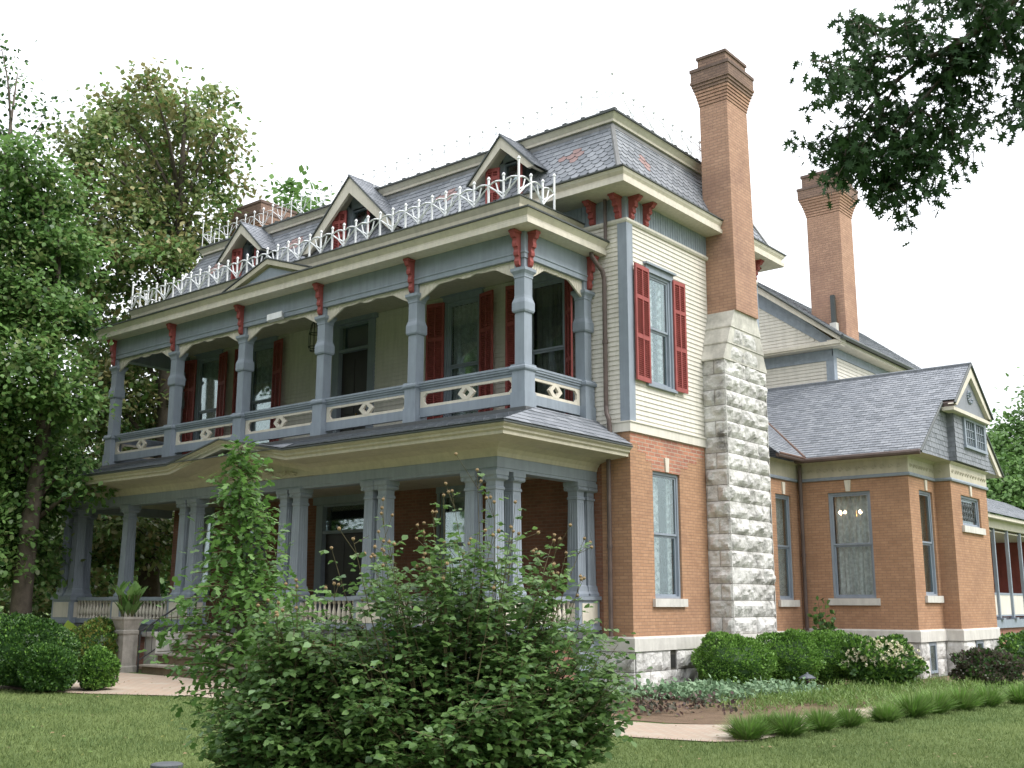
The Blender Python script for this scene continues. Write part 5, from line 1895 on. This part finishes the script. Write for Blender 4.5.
# unseen trees, added to block sky light and darken the porch side
for (x, y, h, r_) in ((-10, -22, 18, 7), (-4, -19.2, 15, 5.2), (-21, -24, 18, 7), (13, -30, 19, 7)):
    round_tree('large unseen tree added to shade the porch side', x, y, h, r_, [lf_left, lf_dark], [.6, .4], .6, 520, 40, 'unseen trees added in front for shade')

for k, (x, y, h, r_, q) in enumerate(((-44, -3, 9, 6, 'dark background tree at the very left edge'), (-42, 6, 10, 6, 'dark background tree second from the left edge'), (-46, 14, 11, 6, 'distant background tree left of the porch steps'), (8, 60, 14, 7, 'distant hazy tree far behind the side porch'))):
    round_tree(q, x, y, h, r_, [lf_far if k == 3 else lf_left, lf_dark], [.6, .4], .4, 260, 36, 'far background trees', low=.0)

# ---- oak bough hanging into the top right; its trunk stands to the right outside the picture
oak = thing('oak_tree', (17.5, -3.0, 0), 'dark oak bough with pointed lobed leaves hanging in at the top right corner', 'tree')
b = MB(); b.tube([(17.5, -3, -.1), (17.4, -3, 2), (17.2, -3.1, 5), (16.6, -3.2, 8), (16.4, -3, 12), (17, -2.6, 16)], [.5, .36, .32, .27, .2, .05], 12); b.build('trunk', bark, oak, smooth=True)


def upx(px, py, d):
    q = fw + rt * ((px - 512) / 1081) - up * ((py - 384) / 1081)
    return CAM + q * (d / q.xy.length)


lb = MB()
bough = [Vector((16.8, -3.2, 7.4)), Vector((13.6, -4.2, 8.7)), upx(1075, -45, 13.0), upx(1000, 10, 13.0), upx(965, 40, 13.0), upx(920, 62, 13.1), upx(880, 95, 13.2), upx(850, 130, 13.3)]
lb.tube(bough, [.16, .11, .06, .045, .038, .03, .02, .008], 7)
tw = []
side = [(965, 40, 850, 20), (940, 55, 830, 75), (955, 55, 935, 85), (935, 85, 870, 170), (880, 95, 815, 60), (900, 75, 860, 150), (860, 125, 815, 150), (870, 105, 905, 150), (905, 150, 960, 120), (905, 150, 895, 185), (1000, 10, 900, 0), (1000, 10, 940, -10),
        (870, 60, 850, 10), (920, 62, 905, 20), (955, 45, 975, 55), (1075, -45, 1030, 60), (1030, 60, 1012, 120), (1030, 60, 1050, 110), (1010, 5, 1030, 30), (980, 20, 1000, -20), (850, 130, 845, 165), (880, 60, 830, 100), (905, 100, 920, 140), (935, 85, 975, 35), (935, 85, 985, 108), (920, 110, 972, 150), (905, 150, 935, 178), (875, 170, 905, 200), (860, 150, 835, 180), (980, 20, 1018, 75)]
pts = []
for k, (a, b_, c, d) in enumerate(side):
    p, q = upx(a, b_, 13.1 + rng.normal() * .05), upx(c, d, 13.1 + rng.normal() * .5)
    m = p.lerp(q, .5) + Vector((0, 0, .06)) + Vector(rng.normal(size=3)) * .05
    lb.tube([p, m, q], [.018, .012, .004], 5)
    for f in np.linspace(.15, 1.02, 10):
        c0 = p.lerp(m, f * 2) if f < .5 else m.lerp(q, f * 2 - 1)
        for j in range(3):
            e = c0 + Vector(rng.normal(size=3)) * Vector((.19, .19, .13)).length * .42 + Vector((0, 0, -.05))
            if rng.random() < .5:
                lb.tube([c0, e], [.006, .003], 4)
            for i in range(5):
                pts.append(e + Vector(rng.normal(size=3)) * .06)
lb.build('limb', bark, oak, smooth=True)
P = np.array([tuple(p) for p in pts])
D = rnd(len(P)) * .8 + np.array([0, 0, -.75]); N = rnd(len(P)) + np.array([0, 0, .7])
leafmesh('leaves', P, D, N, .135 * rng.uniform(.65, 1.25, len(P)), OAK * np.array([.82, 1.12, 1]), [lf_oak], np.zeros(len(P)), oak)
# rest of the crown, out of the picture
bl = [(17, -2, 15, 3, 3, 2.4), (19, -1, 12, 2.8, 2.8, 2), (20.5, -4, 13.5, 2.6, 2.6, 2)]
P = np.concatenate([np.array(q[:3]) + rnd(1500) * rng.uniform(.3, 1, (1500, 1)) * np.array(q[3:]) for q in bl])
leafmesh('crown', P, rnd(len(P)) + [0, 0, -.5], rnd(len(P)) + [0, 0, .7], .28, OAK, [lf_oak], np.zeros(len(P)), oak)


# ---- clipped shrubs
def shrub(label, x, y, r3, mats, wts, leaf=.045, n=9000, cat='shrub', name='boxwood', group=None, bumps=.13, core=True, tpl=DIAM, zc=None, up_bias=.3):
    z0 = gz(x, y)
    th = thing(name, (x, y, z0), label, cat, group)
    rx, ry, rzz = r3
    zc = z0 + rzz * .92 if zc is None else zc
    u = rnd(n); u[:, 2] = np.where(u[:, 2] < -.75, -u[:, 2], u[:, 2])
    s1, s2, s3 = rng.uniform(0, 6, 3)
    bump = 1 + bumps * (np.sin(u[:, 0] * 3.6 + s1) * np.sin(u[:, 1] * 3.6 + s2) + .6 * np.sin(u[:, 2] * 7 + s3 + u[:, 0] * 4)) + bumps * .5 * np.sin(u[:, 0] * 14 + s2) * np.sin(u[:, 2] * 13 + u[:, 1] * 12)
    rr = bump * (1 - np.abs(rng.normal(size=n)) * .07)
    P = u * rr[:, None] * np.array([rx, ry, rzz]) + np.array([x, y, zc])
    P[:, 2] = np.maximum(P[:, 2], z0 + .02)
    D = u * .8 + rnd(n) * .7 + np.array([0, 0, up_bias]); N = u + rnd(n) * .7
    leafmesh('foliage', P, D, N, leaf * rng.uniform(.7, 1.4, n), tpl, mats, rng.choice(len(mats), n, p=wts), th)
    b = MB(); rg = random.Random(int(x * 10))
    for k in range(16):
        a = rg.uniform(0, 2 * PI); e = rg.uniform(.2, 1.3)
        d = Vector((math.cos(a) * math.cos(e) * rx, math.sin(a) * math.cos(e) * ry, math.sin(e) * rzz * 1.7))
        b.tube([(x, y, z0 - .02), Vector((x, y, z0)) + d * .45 + Vector((0, 0, .05)), Vector((x, y, z0)) + d * .85], [.025, .015, .005], 4)
    b.build('stem', twig, th)
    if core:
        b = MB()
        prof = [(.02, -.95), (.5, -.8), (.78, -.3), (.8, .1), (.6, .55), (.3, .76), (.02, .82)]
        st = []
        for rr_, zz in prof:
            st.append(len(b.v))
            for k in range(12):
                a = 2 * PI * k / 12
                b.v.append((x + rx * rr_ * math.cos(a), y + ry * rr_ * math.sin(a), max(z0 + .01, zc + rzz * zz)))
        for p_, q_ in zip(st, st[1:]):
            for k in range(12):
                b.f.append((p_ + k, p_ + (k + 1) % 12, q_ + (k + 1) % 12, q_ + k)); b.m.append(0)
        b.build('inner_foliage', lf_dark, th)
    return th


G = 'round boxwoods beside the stone pier'
shrub('round clipped boxwood nearest the corner, left one of the three by the stone pier', 1.0, 2.13, (.80, .80, .60), [lf_box, lf_boxd], [.75, .25], n=13000, group=G)
shrub('middle boxwood of the three, mounded behind the path lamp', 1.6, 3.5, (.74, .74, .62), [lf_box, lf_boxd], [.75, .25], n=13000, group=G)
shrub('right boxwood of the three, lying against the wing wall', 2.0, 4.75, (.68, .72, .60), [lf_box, lf_boxd], [.8, .2], n=12000, group=G)
th = shrub('loose shrub with cream flowers at the wing corner', 3.2, 4.87, (.76, .80, .54), [lf_boxd, lf_box], [.6, .4], leaf=.075, n=6000, name='flowering_shrub', cat='flowering shrub', bumps=.22, tpl=OVAL)
n = 190
u = rnd(n); u[:, 2] = np.abs(u[:, 2]) * .9 - .1; fl_ = (u[:, 0] * .36 - u[:, 1] * .93) < -.1; u[fl_, :2] *= -1
Pf = np.array([3.2, 4.87, .52]) + u * np.array([.80, .84, .58]) * rng.uniform(.92, 1.12, (n, 1))
Pq = np.repeat(Pf, 6, 0); leafmesh('blossoms', Pq, rnd(n * 6) + np.repeat(u, 6, 0), rnd(n * 6), .06, OVAL, [petal], np.zeros(n * 6), th)
shrub('dusky dark twiggy shrub before the bay at the right', 4.75, 6.9, (.62, .62, .38), [lf_dusk, lf_purp, lf_boxd], [.6, .15, .25], leaf=.07, n=5000, name='dark_shrub', bumps=.25, tpl=DIAM)
shrub('small green shrub at the right edge before the brick porch base', 3.9, 13.6, (.8, 1.2, .5), [lf_boxd, lf_box], [.6, .4], leaf=.08, n=3500, name='green_shrub', bumps=.2)
GL = 'shrubs before the left end of the porch'
shrub('largest dark green boxwood at the far left edge of the lawn', -7.95, -8.5, (.80, .80, .68), [lf_boxd, lf_dark, lf_box], [.6, .25, .15], leaf=.05, n=15000, group=GL)
shrub('dark boxwood right of the largest one, by the left path', -7.0, -8.5, (.46, .46, .42), [lf_boxd, lf_dark, lf_box], [.6, .25, .15], leaf=.05, n=11000, group=GL)
shrub('gold-tipped rounded shrub in front of the porch balustrade', -10.75, -5.4, (.85, .75, .54), [lf_gold, lf_boxd, lf_box], [.5, .3, .2], leaf=.06, n=8000, name='gold_shrub', group=GL)
shrub('small ball-shaped green shrub standing in the path before the gold-tipped one', -6.8, -7.66, (.34, .34, .38), [lf_box, lf_boxd], [.6, .4], leaf=.05, n=6000, group=GL)
for i, (x, y, q) in enumerate(((-14.6, -4.6, 'low shrub under the balustrade left of the hosta'), (-12.4, -4.4, 'low shrub right of the hosta below the second balustrade'))):
    shrub('dark green ' + q, x, y, (.9, .6, .42), [lf_boxd, lf_dark], [.6, .4], leaf=.07, n=4000, group=GL, name='low_shrub')


def rosette(label, x, y, n, L, mat, wd=2.2, name='hosta', cat='plant', z0=None, droop=.5, group=None, upb=.6):
    z0 = gz(x, y) if z0 is None else z0
    th = thing(name, (x, y, z0), label, cat, group)
    a = rng.uniform(0, 2 * PI, n); e = rng.uniform(.15, 1.35, n)
    D = np.stack([np.cos(a) * np.cos(e), np.sin(a) * np.cos(e), np.sin(e)], 1)
    P = np.array([x, y, z0 + .03]) + D * L * rng.uniform(.1, .55, (n, 1)) * np.array([1, 1, 1.1])
    N = np.array([0, 0, 1.]) + rnd(n) * .3 - D * .3
    tp = OVAL * np.array([wd / 2.2, 1, 1])
    leafmesh('leaves', P, D + [0, 0, -droop * .4], N, L * .7 * rng.uniform(.7, 1.15, n), tp, [mat], np.zeros(n), th)
    b = MB()
    for k in range(0, n, 2):
        b.tube([(x, y, z0), tuple(P[k])], .008, 4)
    b.build('stem', twig, th)
    return th


rosette('lime-green hosta clump between the dark shrubs by the balustrade', -12.0, -5.25, 110, .85, lf_host)

# planter with canna
pl_ = thing('stone_planter', (-10.0, -5.1, .25), 'tall tan stone planter pedestal beside the porch steps', 'planter')
b = MB(); x, y, z = -10.02, -5.12, .24
b.sqcol(x, y, [(.22, z), (.22, z + .12), (.18, z + .15), (.18, z + .80), (.20, z + .84), (.20, z + .90), (.17, z + .92), (.23, z + 1.12), (.25, z + 1.15), (.25, z + 1.2), (.2, z + 1.2)])
b.build('pot', terra, pl_)
th = thing('canna_plant', (x, y, z + 1.15), 'leafy canna with broad upright leaves growing in the stone planter', 'plant')
b = MB(); Pc = []; Dc = []
for k in range(9):
    a = k * 2.4; r_ = .12; s0 = Vector((x + r_ * math.cos(a), y + r_ * math.sin(a), z + 1.16)); s1 = s0 + Vector((.12 * math.cos(a), .12 * math.sin(a), .55))
    b.tube([s0, s1], .012, 4)
    for j in range(5):
        aa = a + j * 2.2; Pc.append(tuple(s0.lerp(s1, .1 + j * .2))); Dc.append((math.cos(aa) * .5, math.sin(aa) * .5, .9))
b.build('stem', twig, th)
leafmesh('leaves', Pc, Dc, rnd(len(Pc)) * .3 + [0, 0, 1], .40, OVAL * np.array([.5, 1, 1.5]), [lf_young, lf_left], rng.integers(0, 2, len(Pc)), th)


# ---- grass-like tufts edging the path
def tuft(label, x, y, r_, h, n=1300, group='grassy tufts edging the brick path', mats=None, name='grass_tuft'):
    z0 = gz(x, y)
    th = thing(name, (x, y, z0), label, 'grass tuft', group)
    a = rng.uniform(0, 2 * PI, n); q = np.sqrt(rng.random(n)) * r_ * .27
    P = np.stack([x + q * np.cos(a), y + q * np.sin(a), np.full(n, z0)], 1)
    lean = rng.uniform(.0, 1.25, n) ** 1.2
    D = np.stack([np.cos(a + rng.normal(size=n) * .5) * lean, np.sin(a + rng.normal(size=n) * .5) * lean, np.full(n, 1.)], 1)
    N = -np.stack([np.cos(a), np.sin(a), np.full(n, -.4)], 1)
    leafmesh('blades', P, D, N, h * .82 * rng.uniform(.5, 1.2, n), BLADE * np.array([.62, 1, -1.0]), mats or [lf_tuft, lf_box], rng.integers(0, 2, n), th)
    return th


ords = ['first', 'second', 'third', 'fourth', 'fifth']
for i, (x, y, r_, h) in enumerate(((5.2, -5.35, .5, .40), (5.42, -4.6, .46, .42), (5.52, -3.75, .36, .40), (5.62, -3.0, .36, .38), (5.1, -4.6, .3, .36))):
    tuft(['big grassy tuft nearest the camera, at the left end of the left row', 'full grassy tuft second from the left in the left row by the path', 'grassy tuft in the middle of the left row by the path', 'grassy tuft at the right end of the left row', 'half-hidden grassy tuft at the back of the left row by the path'][i], x, y, r_, h)
for i, (x, y, r_, h) in enumerate(((5.75, -1.9, .42, .36), (5.85, -1.0, .5, .48), (5.9, -.1, .5, .46), (6.05, .8, .5, .46), (6.2, 1.75, .48, .44), (6.5, 2.7, .5, .42))):
    tuft(['small tuft at the left end of the right row, just past the brick gap', 'tall tuft second from the left in the right row', 'tuft third from the left in the right row', 'tuft fourth from the left in the right row, below the bay corner', 'tuft second from the right edge, before the dark shrub', 'last tuft of the right row at the picture edge'][i], x, y, r_, h)

# silver, purple and low green plants in the bed (countless small leaves)
def cover(name, label, pts, leaf, h, mats, tpl=OVAL, per=14):
    pts = np.asarray(pts); m = len(pts)
    P = np.repeat(pts, per, 0) + rng.normal(size=(m * per, 3)) * np.array([.09, .09, 0]); P[:, 2] = np.abs(rng.normal(size=len(P))) * h * .5 + .02
    P[:, 2] += np.array([gz(a, 0) for a in P[:, 0]])
    D = rnd(len(P)) + [0, 0, .4]; N = rnd(len(P)) * .5 + [0, 0, 1]
    o = leafmesh(name, P, D, N, leaf * rng.uniform(.6, 1.3, len(P)), tpl, mats, rng.integers(0, len(mats), len(P)))
    return tag(o, label, 'ground cover', kind='stuff')


def area(n, fx, fy):
    return np.stack([rng.uniform(*fx, n), rng.uniform(*fy, n), np.zeros(n)], 1)


cover('silver_ground_cover', 'silvery green leafy ground cover in front of the round boxwoods', np.concatenate([area(230, (.9, 2.4), (-.9, 1.2)), area(130, (1.9, 3.0), (.6, 2.2)), area(60, (.3, 1.2), (-1.2, -.2))]), .10, .18, [lf_silv])
cover('purple_ground_cover', 'dark purple leafy plants at the left end of the bed', np.concatenate([area(34, (1.4, 3.0), (-3.6, -2.3)), area(10, (2.4, 3.6), (-2.6, -1.4))]), .075, .24, [lf_purp, lf_dusk])
cover('low_green_cover', 'low mixed green plants between the tufts and the house', np.concatenate([area(460, (2.8, 5.0), (-.4, 6.5)), area(70, (2.8, 3.9), (-2.2, 1.8)), area(70, (4.6, 6.2), (4.0, 9)), area(26, (.2, 1.2), (-3, -1.6))]), .09, .14, [lf_cover, lf_tuft], BLADE * np.array([3, 1, 1]), 22)
cover('porch_bed_cover', 'low leafy plants growing along the foot of the porch', np.concatenate([area(60, (-6, 0), (-4.5, -3.5))]), .13, .3, [lf_boxd, lf_cover])


# ---- slender leafy plant against the wing corner
def wispy(label, x, y, h, n, leaf, mats, spread, name='tall_plant', cat='plant', per=10, group=None, z0=None):
    z0 = gz(x, y) if z0 is None else z0
    th = thing(name, (x, y, z0), label, cat, group)
    b = MB(); P = []; D = []
    for k in range(n):
        a = rng.uniform(0, 2 * PI); q = spread * rng.uniform(.2, 1); hh = h * rng.uniform(.6, 1)
        p0 = Vector((x, y, z0)); p1 = p0 + Vector((q * .4 * math.cos(a), q * .4 * math.sin(a), hh * .55)); p2 = p0 + Vector((q * math.cos(a), q * math.sin(a), hh))
        b.tube([p0, p1, p2], [.012, .008, .003], 4)
        for j in range(per):
            f = .1 + .9 * j / per
            c = p0.lerp(p1, f * 2) if f < .5 else p1.lerp(p2, f * 2 - 1)
            for s in range(3):
                v = Vector(rng.normal(size=3)); P.append(tuple(c + v * .03)); D.append(tuple(v + Vector((0, 0, .5))))
    b.build('stem', twig, th)
    leafmesh('leaves', P, D, rnd(len(P)) + [0, 0, .8], leaf * rng.uniform(.6, 1.2, len(P)), OVAL, mats, rng.integers(0, len(mats), len(P)), th)
    return th


wispy('slender tall green plant standing in the corner between main block and wing', .85, 7.3, 2.0, 12, .14, [lf_left, lf_boxd], .35)

# ---- young leafy tree in the left foreground
yt = thing('young_tree', (3.6, -12.2, 0), 'slim young tree with layered bright green leaves left of the big rose bush', 'young tree')
yb = Vector((3.6, -12.2, 0)); ytop = Vector((3.36, -12.26, 3.28))
b = MB(); b.tube([yb, (3.54, -12.25, 1), (3.42, -12.27, 2), ytop], [.035, .028, .02, .005], 8); b.build('trunk', bark, yt, smooth=True)
b = MB(); P = []; D = []; N = []
for k in range(130):
    f = .10 + .90 * (k / 130) ** .95
    c = yb.lerp(ytop, f)
    a = k * 2.399 + rng.normal() * .3
    L = (.70 if f < .56 else .40 * min(1, (1 - f) / .34) ** .8) * min(1, .45 + f * 1.6) * rng.uniform(.7, 1.15) + .05
    d = Vector((math.cos(a), math.sin(a), .25))
    e = c + d * L - Vector((0, 0, .12 * L)); m = c.lerp(e, .5) + Vector((0, 0, .07 * L + .02))
    b.tube([c, m, e], [.009, .006, .003], 4)
    nn = int(7 + L * 42)
    for j in range(nn):
        t_ = rng.uniform(.12, 1.05)
        p = c.lerp(m, t_ * 2) if t_ < .5 else m.lerp(e, t_ * 2 - 1)
        v = Vector(rng.normal(size=3)); P.append(tuple(p + v * .055)); D.append(tuple(d * .6 + v * .6 + Vector((0, 0, -.55)))); N.append((rng.normal() * .35, rng.normal() * .35, 1))
b.build('limb', twig, yt)
leafmesh('crown', P, D, N, .088 * rng.uniform(.6, 1.2, len(P)), TRI3, [lf_young, lf_left], rng.choice(2, len(P), p=[.75, .25]), yt)

# ---- the big rose bush in the foreground
def rosebush(label, cx, cy, stems, hmax, rad_, seed, elong=(1, 0), el=1.0, heads=14, dens=1.0, wisps=18):
    R = np.random.default_rng(seed)
    th = thing('rose_bush', (cx, cy, 0), label, 'bush')
    b = MB(); P = []; D = []; N = []; HP = []
    ux = Vector((elong[0], elong[1], 0)).normalized(); uy = Vector((-ux.y, ux.x, 0))
    for k in range(stems):
        a = R.uniform(0, 2 * PI); q = math.sqrt(R.random())
        off = ux * math.cos(a) * q * rad_ * el + uy * math.sin(a) * q * rad_
        hh = hmax * (1 - .52 * q ** 2.2) * R.uniform(.38, 1.12)
        wisp = k < wisps
        if wisp:
            hh = hmax * R.uniform(.98, 1.36) * (1 - .22 * q); off *= .85
        p0 = Vector((cx, cy, 0)) + off * .35
        p1 = Vector((cx, cy, 0)) + off * .8 + Vector((0, 0, hh * .6)) + Vector(R.normal(size=3)) * .06
        p2 = Vector((cx, cy, 0)) + off * 1.12 + Vector((0, 0, hh)) + Vector(R.normal(size=3)) * .08
        b.tube([p0, p1, p2], [.010, .007, .002], 4)
        npt = int((9 if wisp else 22) * dens)
        for j in range(npt):
            f = (.25 + .75 * j / npt) if not wisp else (.55 + .45 * j / npt)
            f = min(1, f + R.normal() * .02)
            c = p0.lerp(p1, f * 2) if f < .5 else p1.lerp(p2, f * 2 - 1)
            aa = R.uniform(0, 2 * PI); el_ = R.uniform(-.2, .6)
            d = Vector((math.cos(aa), math.sin(aa), el_)); Lr = R.uniform(.10, .26) * (.5 if wisp else 1)
            e = c + d * Lr
            if R.random() < .35: b.tube([c, e], [.004, .002], 3)
            sd_ = d.cross(Vector((0, 0, 1))).normalized()
            for m_ in range(3 if wisp else 5):        # pinnate leaflets
                f2 = (m_ // 2 + 1) / 3
                s = (1 if m_ % 2 else -1) if m_ < 4 else 0
                P.append(tuple(c.lerp(e, f2))); D.append(tuple(sd_ * s * .9 + d * .6 + Vector((0, 0, -.25 + R.normal() * .2)))); N.append((R.normal() * .45, R.normal() * .45, 1))
        if wisp and len(HP) < 88:
            for m_ in range(3 if k % 2 else 1):
                HP.append(p2 + Vector(R.normal(size=3)) * .05 * (m_ > 0) * 1.6)
                b.tube([p1.lerp(p2, .86), HP[-1]], [.003, .002], 3)
    b.build('stem', twig, th)
    n = len(P)
    leafmesh('foliage', P, D, N, .066 * R.uniform(.55, 1.3, n), OVAL * np.array([1.1, 1, 1.6]), [lf_rose, lf_dark, lf_rosel], R.choice(3, n, p=[.84, .07, .09]), th)
    for h in HP:
        c = MB(); c.lathe(h, [(.003, -.014), (.013, -.006), (.017, .004), (.010, .014), (.004, .016)], 6)
        for m_ in range(4):
            v = Vector(R.normal(size=3)); c.tube([h + Vector((0, 0, .012)), h + Vector((0, 0, .016)) + v.normalized() * .018], [.003, .001], 3)
        c.build('seed_head', hip, th)
    return th


ax = (math.cos(yaw), math.sin(yaw))
rosebush('big sprawling rose bush with dry seed heads in the centre foreground', 5.80, -11.66, 430, 2.22, 1.06, 3, ax, 1.2, dens=1.3, wisps=44)
rosebush('lower rambling rose bush filling the gap between the young tree and the big rose bush', 4.75, -12.5, 220, 1.62, .58, 4, ax, 1.1, dens=1.3, wisps=16)

# ---- lawn blades
def in_path(x, y):
    m = (x > -16) & (x < 3.4) & (y > -9.6 + np.clip((x + 10) * .0, 0, 9)) & (y < -4.5)
    lo = np.interp(x, [-16, -12, -10, -8, -6.4, -4.8, -1, 3.4, 4.2, 5.0, 5.35], [-9.6, -9.7, -9.3, -8.9, -8.2, -6.9, -6.35, -6.2, -6.1, -5.9, -5.5])
    return (y > lo - .03)


n = 330000
# denser close to the viewer
ang = rng.uniform(yaw - .62, yaw + .62, n); dist = 8.5 + 17 * rng.random(n) ** .95
X = CAM.x - np.sin(ang) * dist; Y = CAM.y + np.cos(ang) * dist
keep = np.where(X < 5.3, ~in_path(X, Y), True) & ~((X > 5.2) & (X < 5.6) & (Y > -6) & (Y < 0) & False) & (Y < 9) & (X > -18)
keep &= ~((X < 6.2) & (Y > 3.4))
X, Y = X[keep], Y[keep]; n = len(X)
P = np.stack([X, Y, np.array([gz(a, 0) for a in X]) - .004], 1)
D = rng.normal(size=(n, 3)) * .45 + [0, 0, 1]; N = rnd(n)
GB = np.array([(.13, 0, 0), (0, 1, 0), (-.13, 0, 0)], float)
tag(leafmesh('grass', P, D, N, .048 * rng.uniform(.5, 1.4, n), GB, [grassb], np.zeros(n)), 'short mown green lawn grass in front of the house', 'grass', kind='stuff')
m = 900
X = rng.uniform(-8, 9, m); Y = rng.uniform(-14, -3, m)
P = np.stack([X, Y, np.array([gz(a, 0) for a in X]) + .035], 1)
tag(leafmesh('fallen_leaves', P, rnd(m) * [1, 1, .1], np.array([0, 0, 1.]) + rnd(m) * .3, .05 * rng.uniform(.5, 1.3, m), OVAL, [hip, lf_gold, lf_cover], rng.integers(0, 3, m)), 'scattered small fallen leaves lying on the lawn and path', 'leaves', kind='stuff')
